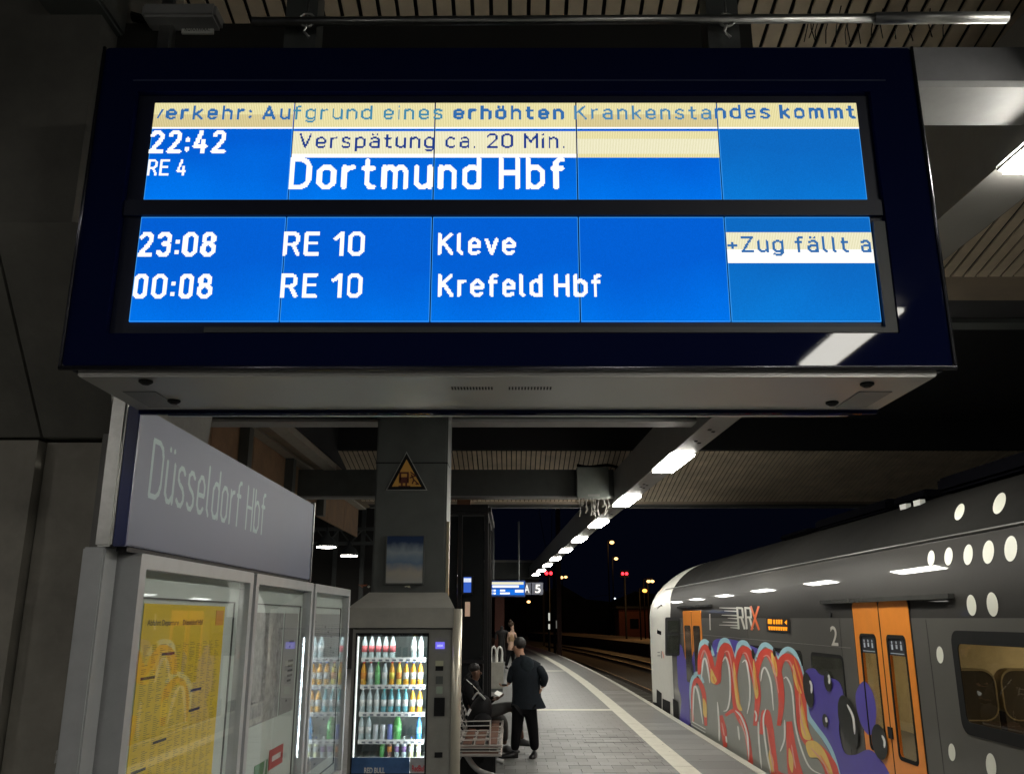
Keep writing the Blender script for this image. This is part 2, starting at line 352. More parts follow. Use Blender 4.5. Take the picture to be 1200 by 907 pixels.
# cream guide strip in slabs with joints, near ones single
sl = None; y = 11.0; k = 0
while y < 30:
    if sl is None: o = MB().box(0, .286, 0, .995, -.012, .002).build('guide_slab', M['strip']); sl = o.data
    else: o = bpy.data.objects.new('guide_slab', sl); COL.objects.link(o)
    o.parent = pf; o.location = (2.243+cv(y+.5), y, random.uniform(-.001, .001)); y += 1.003; k += 1
strip_sheet(2.243, 2.529, -.012, ys=[-8, 10.99], zt=.002).build('guide_slab', M['strip'], pf)
strip_sheet(2.243, 2.529, -.012, ys=[30.1, 34, 38, 42, 47, 52, 58, 64, 72, 80, 95], zt=.002).build('guide_slab', M['strip'], pf)
sl = None; y = 11.0
while y < 26:
    if sl is None: o = MB().box(0, .735, 0, .60, -.012, 0).build('edge_paver', M['paver']); sl = o.data
    else: o = bpy.data.objects.new('edge_paver', sl); COL.objects.link(o)
    o.parent = pf; o.location = (2.534+cv(y+.3), y, random.uniform(-.001, .001)); y += .606
strip_sheet(2.534, 3.27, -.012, ys=[-8, 10.99], zt=0).build('paving', field, pf)
strip_sheet(2.534, 3.27, -.012, ys=[26.2, 30, 34, 38, 42, 47, 52, 58, 64, 72, 80, 95], zt=0).build('paving', field, pf)
sl = None; y = 10.0
while y < 40:
    if sl is None: o = MB().box(0, .125, 0, .99, -.2, .004).build('kerbstone', M['kerb']); sl = o.data
    else: o = bpy.data.objects.new('kerbstone', sl); COL.objects.link(o)
    o.parent = pf; o.location = (3.275+cv(y+.5), y, 0); o.rotation_euler.z = -math.atan(2*-.00093*max(0, y-22)); y += 1.0
strip_sheet(3.275, 3.40, -.2, ys=[-8, 9.99], zt=.004).build('kerbstone', M['kerb'], pf)
strip_sheet(3.275, 3.40, -.2, ys=[40.1, 42, 47, 52, 58, 64, 72, 80, 95], zt=.004).build('kerbstone', M['kerb'], pf)
mb = MB()
for k in range(110):
    x, y = random.uniform(-1.0, 3.2), random.uniform(11.5, 24); r_ = random.uniform(.008, .024)
    mb.add([(x+r_*math.cos(a*.9)*random.uniform(.7, 1), y+r_*math.sin(a*.9)*random.uniform(.7, 1), .0035) for a in range(7)], [tuple(range(7))])
stuff(mb.build('gum_spots', mat('trodden gum', (.045,.045,.042), .8), pf))
# service cover in the paving
mb = MB(); q0 = P(722, 866, Z=.002); q1 = P(762, 873, Z=.002)
ring(mb, [(1.2, 15.4), (2.2, 15.4), (2.2, 16.05), (1.2, 16.05)], [(1.215, 15.415), (2.185, 15.415), (2.185, 16.035), (1.215, 16.035)], lambda x, y: (x, y, -.01), lambda x, y: (x, y, .003))
mb.build('cover_frame', M['steel_d'], pf)
# rails of two tracks and the far platform
for tx in (4.95, 9.3):
    for s in (-.75, .75):
        mb = MB(); strip_sheet(tx+s-.035, tx+s+.035, -.92, zt=-.76, mb=mb)
        struct(mb.build('rail', M['rail']))
mb = MB()
for y in range(-4, 90): mb.box(3.75+cv(y*.65+20), 6.2+cv(y*.65+20), y*.65+20, y*.65+20.26, -.94, -.905)
stuff(mb.build('sleepers', mat('sleeper concrete', (.13,.12,.1), .9)))
far = struct(strip_sheet(13.2, 19, -1, ys=[20, 30, 40, 50, 60, 75, 95, 130], zt=.0).build('far_platform', mat('far platform', (.10,.07,.05), .9)))

# ================================================================== CANOPY
can = thing('platform_canopy', 'platform roof of slatted soffits hung between dark steel cross beams', 'canopy', (0, 10, 4.2))
def lx(Y): return 2.75-.0325*max(Y, 1.2)                     # centre line of the light beam
BZ = 4.2
def beam_piece(y0, y1, w, z0, z1, m, name, dx=0):
    mb = MB(); vs = [(lx(y)+dx+x, y, z) for y in (y0, y1) for x in (-w/2, w/2) for z in (z0, z1)]
    mb.add(vs, [(0,1,3,2),(4,6,7,5),(0,4,5,1),(2,3,7,6),(0,2,6,4),(1,5,7,3)]); return mb.build(name, m, can)
LY = [-10.0, -5.8, -1.45, 3.2, 8.0]+[12.45+4.2*k for k in range(9)]+[]
for _a, _b in ((-12, 1.2), (1.2, 50)): beam_piece(_a, _b, .33, BZ+.012, BZ+.62, M['steel_b'], 'light_beam')
beam_piece(1.2, 50, .07, BZ+.05, BZ+.11, M['steel_d'], 'beam_ledge', .20)
edges = [-12]
for y in LY: edges += [y-.74, y+.74]
edges.append(50)
for a, b_ in zip(edges[::2], edges[1::2]): beam_piece(a, b_, .33, BZ, BZ+.011, M['beam_l'], 'cover_plate')
mb = MB()
for y in (6.4, 10.2, 10.9, 14.6, 14.9, 18.8):
    for dx, dy in ((-.03, 0), (.04, .12)): mb.box(lx(y)+dx-.02, lx(y)+dx+.02, y+dy-.03, y+dy+.03, BZ-.008, BZ-.001)
mb.build('fixing', M['black'], can)
LE = emit('light diffuser glow', (1.0, .97, .88), LAMP)
for i, y in enumerate(LY):
    nm = 'ceiling_light'
    if y < 0: lab = 'long white ceiling light behind the viewpoint, %s from the platform sign' % ORD[2-i if i < 3 else 0]
    elif y < 4: lab = 'long bright ceiling light at the right edge, nearest one ahead of the viewpoint'
    elif y < 9: lab = 'long ceiling light hidden behind the big departure board'
    else: lab = 'long white ceiling light, %s in the visible row beyond the departure board' % ORD[i-5]
    t = thing(nm, lab, 'ceiling light', (lx(y), y, BZ), 'ceiling lights along the grey beam')
    vs = [(lx(q)+x, q, z) for q in (y-.715, y+.715) for x in (-.15, .15) for z in (BZ-.042, BZ-.004)]
    MB().add(vs, [(0,1,3,2),(4,6,7,5),(0,4,5,1),(2,3,7,6),(0,2,6,4),(1,5,7,3)]).build('diffuser', LE, t)
    mb = MB(); ring(mb, [(-.164, y-.735), (.164, y-.735), (.164, y+.735), (-.164, y+.735)], [(-.151, y-.717), (.151, y-.717), (.151, y+.717), (-.151, y+.717)],
        lambda x, q: (lx(q)+x, q, BZ+.002), lambda x, q: (lx(q)+x, q, BZ-.014)); mb.build('frame', M['white'], t)
# cross beams left of the light beam
for y in (3.42, 10.25, 17.05):
    mb = MB(); mb.box(-6.0, lx(y)-.17, y, y+.25, 4.335, 4.86 if y > 5 else 4.53); mb.build('cross_beam', M['steel_d'] if y > 5 else mat('grey cross beam', (.16,.16,.165), .5, var=.15), can)
    MB().box(-6.0, lx(y)-.17, y-.03, y+.28, 4.30, 4.333).build('beam_flange', M['steel_b'], can)
mb = MB(); mb.tube([(1.75, 3.80, 4.47), (lx(3.8)-.17, 3.80, 4.47)], .035, 12); mb.build('pipe', M['steel_b'], can, True)
mb = MB(); mb.tube([(1.75, 3.72, 4.40), (lx(3.8)-.17, 3.72, 4.41)], .012, 8); mb.build('pipe', M['alu'], can, True)
# slatted soffits: high edge near, low edge far, slats run away from the viewer
def soffit(ylow, single):
    yh = ylow-3.0; zl, zh = 4.62, 5.235
    ang = math.atan2(zl-zh, 3.0); L = math.hypot(3.0, zh-zl); n = 0; base = None; allm = MB(); x = -3.5 if not single else -3.3
    xmax = 11.5 if not single else 6.2
    Mx = Matrix.Translation((0, yh, zh)) @ Matrix.Rotation(ang, 4, 'X')
    while x < xmax:
        if not (lx(ylow)-.2 < x+.04 < lx(yh)+.2) or True:
            if single:
                if base is None:
                    q = MB().box(0, .078, 0, L, 0, .014); o = q.build('soffit_slat', M['slat'], can); base = o.data
                else: o = bpy.data.objects.new('soffit_slat', base); COL.objects.link(o); o.parent = can; o.matrix_parent_inverse = Matrix.Translation(-Vector(can['_w']))
                o.location = (x, yh, zh+random.uniform(-.003, .003)); o.rotation_euler.x = ang; n += 1
            else: allm.box(x, x+.078, 0, L, 0, .014, M=Mx)
        x += .1
    if not single: stuff(allm.build('soffit_slat', M['slat'], can))
    # backing sheet, low-edge ceiling strip and fascia
    MB().box(-3.5, xmax, 0, L, .06, .08, M=Mx).build('backing_sheet', M['roofd'], can)
    MB().box(-3.5, xmax, ylow+.002, ylow+.55, 4.63, 4.68).build('gutter_panel', M['brown'], can)
    MB().box(-3.5, xmax, ylow+.552, ylow+1.1, 4.66, 4.70).build('gutter_panel', M['roofd'], can)
    MB().box(-3.5, xmax, ylow+1.102, ylow+1.3, 4.62, 4.75).build('edge_beam', M['steel_d'], can)
soffit(6.4, True); soffit(20.1, False)
for y0, y1 in ((7.72, 17.05),):
    MB().box(-3.5, 11.5, y0, y1, 5.9, 5.95).build('roof_sheet', M['roofd'], can)
MB().box(-3.5, 11.5, 17.0, 17.06, 5.26, 5.9).build('fascia', M['roofd'], can)
MB().box(-3.5, 11.5, -9, 3.30, 5.5, 5.55).build('roof_sheet', M['roofd'], can)
MB().box(-3.5, 11.5, 3.30, 3.36, 5.26, 5.5).build('fascia', M['roofd'], can)
# brown ceiling to the left, stepping down, with board joints and a lit plank edge
mb = MB()
for k in range(9):
    y0 = 6+k*2.0; mb.box(-6.2, -3.52, y0, y0+1.985, 4.95, 4.98)
mb.build('ceiling_panel', M['brown'], can)
MB().box(-3.75, -3.50, 4, 17.0, 4.84, 4.947).build('edge_plank', mat('pale plank', (.32,.29,.24), .6), can)
for k, y in enumerate((9.5, 11.7, 13.9, 16.1, 18.3, 20.5)):
    MB().box(-6.42, -6.2, y, y+.22, 1.0, 4.94).build('wall_post', M['steel_d'], can)
for k in range(6):
    MB().box(-6.75, -6.70, 8+k*2.2, 10.18+k*2.2, 2.6, 5.2).build('wall_board', M['brown'], can)
MB().box(-6.44, -6.34, 7, 22, 4.62, 4.66).build('ledge', mat('pale ledge', (.35,.33,.28), .6), can)
MB().box(-3.515, -3.50, 5.5, 20.2, 4.985, 5.95).build('side_fascia', M['roofd'], can)
for k in range(9): MB().box(-4.30, -4.26, 6+k*2, 7.98+k*2, 4.15, 4.90).build('hanging_board', mat('red brown board', (.26,.16,.09), .7, var=.25, scale=3), can)
for y in (7.6, 10.4, 13.2, 16.0, 18.8): MB().box(-4.255, -4.10, y, y+.22, 4.15, 4.90).build('board_post', M['steel_d'], can)
MB().box(-4.32, -4.06, 6, 24, 4.903, 4.945).build('ledge', mat('pale ledge', 0), can)
# far roof block where the light row ends
rf = thing('far_canopy', 'flat dark roof block at the far end of the light row', 'canopy', (0, 51, 4.1))
MB().box(-1.6, 1.6, 50.2, 56, 4.15, 5.15).build('fascia', M['steel_d'], rf)
MB().box(-1.6, 1.5, 50.1, 50.19, 5.08, 5.2).build('edge_trim', M['beam_l'], rf)
MB().box(-1.0, -.45, 52, 52.5, 0, 4.14).build('column', mat('rust red column', (.13,.045,.03), .7), rf)
# pipe with its hangers above the departure board
pp = thing('conduit_pipe', 'long grey horizontal pipe hanging just above the departure board', 'pipe', (0, 2.75, 4.15))
p0 = P(296, 26, Y=2.75); p1 = P(1180, 21, Y=2.75); pr = P(1025, 22, Y=2.75)
MB().tube([p0, pr], .017, 12).build('pipe', M['alu'], pp, True)
MB().tube([pr, p1], .022, 12).build('sleeve', mat('galvanised tube', (.6,.6,.58), .35, .8), pp, True)
for x in (360, 851):
    q = P(x, 24, Y=2.75); mb = MB(); mb.tube([q+Vector((0,0,.5)), q+Vector((0,0,.02))], .004, 6)
    mb.tube([q+Vector((.028*math.cos(a*.5), 0, .028*math.sin(a*.5))) for a in range(14)], .005, 6); mb.tube([q+Vector((0,0,-.02)), q+Vector((-.01,0,-.05)), q+Vector((.012,0,-.075))], .006, 6)
    mb.build('hanger', M['alu'], pp)
# cables dangling above
cb = thing('cable_bundle', 'thin dark cables looped above the right end of the pipe', 'cable', (1.2, 3, 4.3))
mb = MB()
for k in range(15):
    x = random.uniform(925, 1120); q = P(x, random.uniform(2, 26), Y=3.1); q2 = P(x+random.uniform(-9, 9), random.uniform(42, 53), Y=3.1)
    mb = MB(); mb.tube([q, (q+q2)/2+Vector((random.uniform(-.008, .008), .01, 0)), q2], .0022, 5); mb.build('cable', M['rubber'], cb)

# girder and boxes at top left
gd = thing('hanging_girder', 'dark girder behind the top of the departure board, white sticker on it', 'girder', (0, 3.1, 4.3))
a = P(-40, 28, Y=3.2); c = P(880, 28, Y=3.2)
MB().box(a.x, c.x, 3.2, 3.4, 3.9, a.z).build('girder', mat('black brown steel', (.022,.021,.018), .6), gd)
s0 = P(214, 30, Y=3.19); s1 = P(250, 40, Y=3.19)
MB().box(s0.x, s1.x, 3.185, 3.197, s1.z, s0.z).build('sticker', M['white'], gd)
mb = MB(); add_text(mb, 'KUXXWAX!', lambda u, v: (s0.x+.015+u*(s1.x-s0.x-.03), 3.182, s1.z+.008+v*(s0.z-s1.z-.016)*.9)); mb.build('lettering', M['black'], gd)
d = P(172, 12, Y=3.15); e = P(256, 28, Y=3.15)
mb = MB(); mb.bbox(d.x, e.x, 3.1, 3.35, e.z+.002, d.z, .012); tag(mb.build('mounting_block', M['steel_b']), 'small grey block lying on the girder above the sticker', 'block')
d = P(52, -14, Y=3.0); e = P(122, 8, Y=3.0)
mb = MB(); mb.bbox(d.x, e.x, 2.95, 3.2, e.z, d.z+.1, .012); tag(mb.build('mounting_block', M['steel_d']), 'dark box hanging under the soffit at the top left corner', 'block')
mb = MB()
for x0, x1, z_ in ((40, 85, .0), (110, 200, .05), (345, 365, .1)):
    q = P(x0, -10, Y=3.3); r_ = P(x1, 30, Y=3.3); mb.tube(catmull([tuple(q), tuple((q+r_)/2+Vector((-.03,0,-.03))), tuple(r_)], 6), .022, 8)
tag(mb.build('thick_cable', M['rubber']), 'thick black hoses curving down behind the girder at top left', 'hose')
# wall at the left: concrete pier with a flared head
wl = thing('concrete_pier', 'large dark concrete pier of smooth panels filling the left edge', 'pier', (-2.4, 3.6, 0))
xs = [-4.4, -3.1, -2.42, -1.98, -1.66]
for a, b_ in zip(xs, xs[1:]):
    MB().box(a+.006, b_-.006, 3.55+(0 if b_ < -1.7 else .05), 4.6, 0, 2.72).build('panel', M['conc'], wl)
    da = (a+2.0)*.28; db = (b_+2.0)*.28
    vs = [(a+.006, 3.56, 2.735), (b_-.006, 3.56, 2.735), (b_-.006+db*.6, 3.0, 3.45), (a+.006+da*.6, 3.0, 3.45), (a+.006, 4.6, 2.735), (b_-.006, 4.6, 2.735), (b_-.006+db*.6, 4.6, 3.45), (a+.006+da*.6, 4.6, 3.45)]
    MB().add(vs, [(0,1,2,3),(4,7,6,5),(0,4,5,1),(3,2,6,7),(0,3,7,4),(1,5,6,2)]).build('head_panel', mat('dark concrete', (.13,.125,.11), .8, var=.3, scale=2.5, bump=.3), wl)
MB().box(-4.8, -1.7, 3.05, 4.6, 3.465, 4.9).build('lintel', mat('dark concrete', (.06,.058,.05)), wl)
MB().box(-1.655, -1.575, 3.42, 3.60, 0, 2.72).build('corner_plate', mat('grey plate', (.17,.165,.155), .45, var=.12), wl)
mb = MB()
for k in range(30):
    q = P(random.uniform(66, 92), random.uniform(880, 907), Y=3.545); r_ = random.uniform(.004, .012)
    mb.quad(q+Vector((-r_,0,-r_*2)), q+Vector((r_,0,-r_)), q+Vector((r_*.8,0,r_*2)), q+Vector((-r_,0,r_)))
stuff(mb.build('flaking_paint', mat('flaked white', (.5,.5,.48), .7), wl))

# ================================================================== DEPARTURE BOARD
DY = 2.6; DX0, DX1, DZ0, DZ1 = -1.415, 1.388, 2.765, 3.92
bd = thing('departure_board', 'big hanging navy departure board with two rows of lit blue screens', 'departure board', (0, DY, DZ0))
XL, XR = -1.232, 1.188; R1 = (3.346, 3.713); R2 = (2.918, 3.284)
cw = (XR-XL)/5
rec = DY+.020
# body behind
MB().bbox(DX0, DX1, DY+.05, DY+.46, DZ0-.002, DZ1, .006).build('body', M['navyd'], bd)
# front glass frame with an opening
mb = MB(); ring(mb, rrect(DX0, DX1, DZ0, DZ1, .012), rrect(XL-.06, XR+.045, R2[0]-.045, R1[1]+.035, .006), lambda x, z: (x, DY+.049, z), lambda x, z: (x, DY, z), M['navy'])
mb.build('front_frame', M['navy'], bd)
# fine raised lines on the frame
mb = MB()
mb.box(XL-.075, XR+.1, DY-.003, DY-.0005, R1[1]+.075, R1[1]+.079)
mb.build('trim_line', mat('dim navy line', (.05,.06,.12), .3), bd)
MB().box(XL-.058, XR+.043, rec+.004, DY+.049, R2[0]-.043, R1[1]+.033).build('recess', M['navyd'], bd)
MB().box(XL-.055, XR+.04, rec-.012, rec+.003, R2[1]+.003, R1[0]-.003).build('middle_bar', M['navyd'], bd)
mb = MB(); mb.box(XR+.004, XR+.042, rec-.014, rec+.002, R2[0]-.04, R2[1]-.02); mb.box(XL+.25, XR+.042, rec-.0142, rec+.002, R2[0]-.0405, R2[0]-.022); mb.build('inner_trim', mat('dim grey trim', (.06,.065,.07), .5), bd)
# outer edge profile
mb = MB(); mb.tube([(DX1+.004, DY-.004, DZ0-.01), (DX1+.004, DY-.004, DZ1)], .006, 8); mb.tube([(DX0-.004, DY-.004, DZ0-.01), (DX0-.004, DY-.004, DZ1)], .006, 8)
mb.tube([(DX0-.006, DY-.004, DZ0-.008), (DX1+.006, DY-.004, DZ0-.008)], .008, 8); mb.build('edge_profile', mat('dark chrome', (.10,.10,.12), .25, .9), bd, True)
def lcdblue(name, ctop, cbot):
    m = emit(name, ctop, 1.0); nt = m.node_tree; e = [n for n in nt.nodes if n.type == 'EMISSION'][0]
    tc = nt.nodes.new('ShaderNodeTexCoord'); sp = nt.nodes.new('ShaderNodeSeparateXYZ'); nz = nt.nodes.new('ShaderNodeTexNoise'); nz.inputs['Scale'].default_value = 1.6; nz.inputs['Detail'].default_value = 1
    oi = nt.nodes.new('ShaderNodeObjectInfo'); nz.noise_dimensions = '4D'; nt.links.new(oi.outputs['Random'], nz.inputs['W']); nt.links.new(tc.outputs['Generated'], nz.inputs['Vector']); nt.links.new(tc.outputs['Generated'], sp.inputs[0])
    a = nt.nodes.new('ShaderNodeMath'); a.operation = 'MULTIPLY_ADD'; a.inputs[1].default_value = .9; nt.links.new(nz.outputs['Fac'], a.inputs[0]); nt.links.new(sp.outputs['Z'], a.inputs[2])
    r = nt.nodes.new('ShaderNodeValToRGB'); r.color_ramp.elements[0].position = .25; r.color_ramp.elements[1].position = 1.25 if False else 1.0
    r.color_ramp.elements[0].color = (*cbot, 1); r.color_ramp.elements[1].color = (*ctop, 1); nt.links.new(a.outputs[0], r.inputs['Fac'])
    # fine LCD dot grain
    g = nt.nodes.new('ShaderNodeTexNoise'); g.inputs['Scale'].default_value = 420; g.inputs['Detail'].default_value = 0; nt.links.new(tc.outputs['Object'], g.inputs['Vector'])
    mr = nt.nodes.new('ShaderNodeMapRange'); mr.inputs['To Min'].default_value = .86; mr.inputs['To Max'].default_value = 1.14; nt.links.new(g.outputs['Fac'], mr.inputs['Value']); nt.links.new(mr.outputs['Result'], e.inputs['Strength'])
    nt.links.new(r.outputs['Color'], e.inputs['Color']); return m
BLUE = lcdblue('lcd blue', (.001, .115, .66), (.0, .19, .88)); BLUE5 = lcdblue('lcd blue paler', (.004, .14, .54), (.003, .20, .70)); YEL = emit('lcd yellow', (.95, .86, .50), 1.0, stripes=55); YELB = emit('lcd pale yellow', (1.0, .95, .72), 1.0, stripes=60)
TAN = emit('lcd tan', (.80, .68, .38), 1.0, stripes=55); WHT = emit('lcd white', (1.0, .99, .93), 1.1); TXB = emit('lcd text blue', (.035, .155, .42), 1.0); TXD = emit('lcd text navy', (.012, .045, .26), 1.0)
LINE = emit('lcd edge cyan', (.05, .33, .85), 1.0)
def zof(py): return P(600, py, Y=DY).z
for row, (z0, z1) in enumerate((R1, R2)):
    for k in range(5):
        x0 = XL+k*cw+.0022; x1 = XL+(k+1)*cw-.0022
        o = MB().box(x0, x1, rec-.002, rec+.004, z0, z1).build('screen', BLUE5 if k == 4 else BLUE, bd)
        # lit hairline at the cell border
        mb = MB(); ring(mb, [(x0, z0), (x1, z0), (x1, z1), (x0, z1)], [(x0+.0018, z0+.0022), (x1-.0018, z0+.0022), (x1-.0018, z1-.0022), (x0+.0018, z1-.0022)], lambda x, z: (x, rec-.0022, z), lambda x, z: (x, rec-.0028, z))
        q = mb.build('screen_edge', LINE, bd)
        if row == 0:
            m_ = (TAN if k in (0, 3) else YEL)
            MB().box(x0, x1, rec-.0035, rec-.0031, zof(148)+.006, z1).build('message_band', YEL if k in (1, 2, 4) else mat('x') if False else m_, bd)
            MB().box(x0, x1, rec-.0035, rec-.0031, zof(148)+.0, zof(148)+.006).build('message_band', WHT, bd)
            if k in (0, 3, 2): MB().box(x0, x1, rec-.0039, rec-.0036, z1-.045, z1).build('message_band', YEL, bd)
            if 1 <= k <= 3:
                MB().box(x0, x1, rec-.0035, rec-.0031, zof(182), zof(151)).build('message_band', YELB if k != 3 else YELB, bd)
                MB().box(x0, x1, rec-.0039, rec-.0036, zof(182), zof(182)+.014).build('message_band', WHT if k != 3 else YEL, bd)
                if k == 3: MB().box(x0, x1, rec-.0039, rec-.0036, zof(160), zof(151)).build('message_band', YEL, bd)
        elif k == 4:
            MB().box(x0, x1, rec-.0035, rec-.0031, zof(306), zof(270)).build('message_band', WHT, bd)
            MB().box(x0, x1, rec-.0039, rec-.0036, zof(290), zof(270)).build('message_band', YELB, bd)
def lcd(txt, px0, px1, ybase, ytop, rows, m, sw=.15):
    a = P(px0, ybase, Y=rec-.005); b = P(px1, ybase, Y=rec-.005); h = zof(ytop)-zof(ybase)
    stroke_text(txt, a.x, b.x, h, lambda u, v: (u, rec-.005, a.z+v), rows, sw, lambda mb: mb.build('screen_letter', m, bd))
lcd('erkehr: Au', 193.5, 340, 140.5, 124, 14, TXB, .17)
mb = MB(); q = P(183.5, 139, Y=rec-.005); mb.quad(q, q+Vector((.006,0,0)), q+Vector((.022,0,.035)), q+Vector((.014,0,.035))); mb.build('screen_letter', TXB, bd)
lcd('fgrund eines', 343, 519, 140.5, 124, 14, emit('lcd text teal', (.06,.26,.42), 1), .13)
lcd('erhöhten', 531, 661, 140.5, 124, 14, TXB, .19)
lcd('Krankensta', 673, 834, 140.5, 124, 14, emit('lcd text mid', (.08,.25,.45), 1), .13)
lcd('ndes', 838, 903, 139.5, 123, 14, TXB, .16)
lcd('kommt', 914, 1003, 139.5, 123, 14, TXB, .19)
lcd('22:42', 174, 263, 180, 153, 18, WHT, .165)
lcd('RE 4', 172, 217, 206, 187, 15, WHT, .13)
lcd('Verspätung ca. 20 Min.', 350, 662, 174, 156.5, 14, TXD, .12)
lcd('Dortmund Hbf', 338, 662, 222, 184.5, 30, WHT, .142)
lcd('23:08', 161, 251, 301, 272, 19, WHT, .165)
lcd('RE 10', 331, 426, 300, 271.5, 19, WHT, .15)
lcd('Kleve', 513, 604, 299, 273, 19, WHT, .15)
lcd('00:08', 155, 247, 350, 321, 19, WHT, .165)
lcd('RE 10', 328, 424, 349, 320.5, 19, WHT, .15)
lcd('Krefeld Hbf', 513, 705, 348, 321, 19, WHT, .15)
lcd('+Zug fällt a', 853, 1022, 296, 277, 14, TXB, .14)
# lower light-grey housing
LX0, LX1 = -1.372, 1.342
hz0, hz1 = 2.735, 2.752
mb = MB(); mb.bbox(LX0, LX1, DY+.015, DY+.47, hz0, DZ0-.004, .005); mb.build('underside_housing', M['housing'], bd)
mb = MB(); mb.box(LX0+.004, LX1-.004, DY+.472, DY+.50, hz0-.012, hz0+.03); mb.build('rear_lip', M['navy'], bd)
MB().box(LX0+.1, LX1-.1, DY+.502, DY+.52, hz0-.014, hz0-.004).build('rear_trim', M['alu'], bd)
for x0, x1 in ((530, 577), (597, 644)):
    a = P(x0, 455, Z=hz0-.001); c = P(x1, 462, Z=hz0-.001)
    for k in range(14):
        x = a.x+(c.x-a.x)*k/13; o = MB().box(x-.0028, x+.0028, a.y-.014, a.y+.02, hz0-.0015, hz0-.0002).build('vent_slot', M['black'], bd)
for x, y in ((171, 446), (1016, 449), (204, 469), (975, 471)):
    a = P(x, y, Z=hz0); MB().lathe([(.022, 0), (.022, -.006), (.010, -.014)], (a.x, a.y, hz0-.0005), 14).build('bolt_cap', M['black'], bd)
for s in (-1, 1):
    x = LX1-.12 if s > 0 else LX0+.12
    MB().box(x-.055, x+.055, DY+.2, DY+.42, hz0-.003, hz0-.0005).build('end_plate', mat('grey end plate', (.25,.25,.25), .5), bd)
for x in (-.8, .8): MB().box(x-.06, x+.06, DY+.2, DY+.3, DZ1, 4.35).build('bracket', M['steel_d'], bd)

# ================================================================== STATION NAME SIGN
SX = -1.40
sg = thing('station_sign', 'long grey-blue station name sign with pale letters above the display cases', 'sign', (SX, 4.6, 2.24))
MB().bbox(SX-.05, SX, 3.17, 6.10, 2.255, 2.775, .004).build('panel', mat('sign glare enamel', (.115,.132,.215), .43, var=.08, scale=1.5), sg)  # blue enamel greyed, the glare is put into its colour
MB().bbox(SX-.042, SX+.004, 3.15, 3.168, 2.25, 2.78, .003).build('end_cap', mat('blue end cap', (.01,.02,.12), .3), sg)
MB().box(SX-.048, SX-.01, 3.2, 6.1, 2.235, 2.252).build('under_rail', M['black'], sg)
MB().bbox(SX-.05, SX+.006, 6.102, 6.125, 2.24, 2.79, .003).build('end_cap', M['alu'], sg)
a = P(174, 583, X=SX+.003); c = P(304, 628, X=SX+.003); top = P(179, 521, X=SX+.003)
SL = mat('sign letters', (.27,.39,.44), .38, var=0)  # white letters dulled, glare put into their colour too
stroke_text('Düsseldorf Hbf', a.y, 4.90, .235, lambda u, v: (SX+.0006, u, a.z+v), 56, .085, lambda mb: mb.build('letter', SL, sg), .17)
po = thing('sign_post', 'slim brushed metal post carrying the near end of the station sign', 'post', (-1.53, 3.2, 0))
MB().bbox(-1.512, -1.452, 3.16, 3.25, 2.25, 4.9, .008).build('upper_post', M['alu'], po)
MB().bbox(-1.552, -1.470, 3.16, 3.27, 0, 2.248, .006).build('lower_post', M['case'], po)
mb = MB()
for x in (-1.495, -1.47): mb.lathe([(.006, 0), (.006, .002)], (x, 3.2, 2.249), 8)
mb.build('screw', M['black'], po)

# ================================================================== DISPLAY CASES
def case(Y0, Y1, label):
    t = thing('display_case', label, 'display case', (SX, (Y0+Y1)/2, .1), 'display cases under the station sign')
    fw = .055; z0, z1 = .75, 2.235
    MB().box(SX-.10, SX-.085, Y0+.01, Y1-.01, z0, z1-.005).build('back', M['case'], t)
    mb = MB(); ring(mb, rrect(Y0, Y1, z0, z1, .012), rrect(Y0+fw, Y1-fw, z0+fw, z1-fw, .008), lambda y, z: (SX-.0845, y, z), lambda y, z: (SX+.012, y, z)); mb.build('frame', M['case'], t)
    MB().box(SX-.050, SX-.044, Y0+fw, Y1-fw, z0+fw, z1-fw).build('backing', mat('pale green backing', (.62,.70,.65), .6, var=.04), t)
    mb = MB(); ring(mb, rrect(Y0+.13, Y1-.13, z0+.12, z1-.155, .004), rrect(Y0+.136, Y1-.136, z0+.126, z1-.161, .004), lambda y, z: (SX-.0435, y, z), lambda y, z: (SX-.036, y, z)); mb.build('inner_frame', M['steel_d'], t)
    MB().box(SX-.006, SX-.002, Y0+fw, Y1-fw, z0+fw, z1-fw).build('glass', M['gl'], t)
    for y in (Y0+.15, Y1-.15): MB().box(SX-.09, SX-.03, y-.03, y+.03, 0, .748).build('leg', M['case'], t)
    return t
c1 = case(3.285, 4.745, 'nearest glazed display case, holding the yellow departures poster')
c2 = case(4.80, 6.19, 'middle glazed display case with grey map sheets and green and red marks')
c3 = case(6.25, 7.62, 'farthest glazed display case with grey timetable, beside the vending machine')
# yellow poster
PX = SX-.040
a = P(170, 702, X=PX); c = P(264, 708, X=PX); ya, yb = a.y, c.y; zt = a.z-.015
ps = MB().box(PX-.001, PX+.001, ya, yb, .95, zt).build('timetable_poster', mat('yellow poster paper', (.80,.58,.012), .6, var=.04), c1)
mb = MB(); cols = 11
W_ = yb-ya; 
for k in range(cols):
    y0 = ya+.03+W_*.94*k/cols; z = zt-.16; 
    while z > .96:
        L = random.uniform(.3, .95)*W_*.94/cols*.85
        if random.random() < .86: mb.quad((PX+.002, y0, z), (PX+.002, y0+L, z), (PX+.002, y0+L, z-.0022), (PX+.002, y0, z-.0022))
        z -= .0075
mb.build('small_print', mat('poster small print', (.30,.24,.03), .6, var=0), c1)
mb = MB()
for k in range(13):
    y0 = ya+.03+W_*random.choice([0,1,2,3,4])*.19; z = zt-.16-(k+.4)*.085
    mb.quad((PX+.003, y0, z), (PX+.003, y0+.14, z), (PX+.003, y0+.14, z-.011), (PX+.003, y0, z-.011))
add_text(mb, 'Abfahrt Departure', lambda u, v: (PX+.003, ya+.04+u*.33, zt-.085+v*.022))
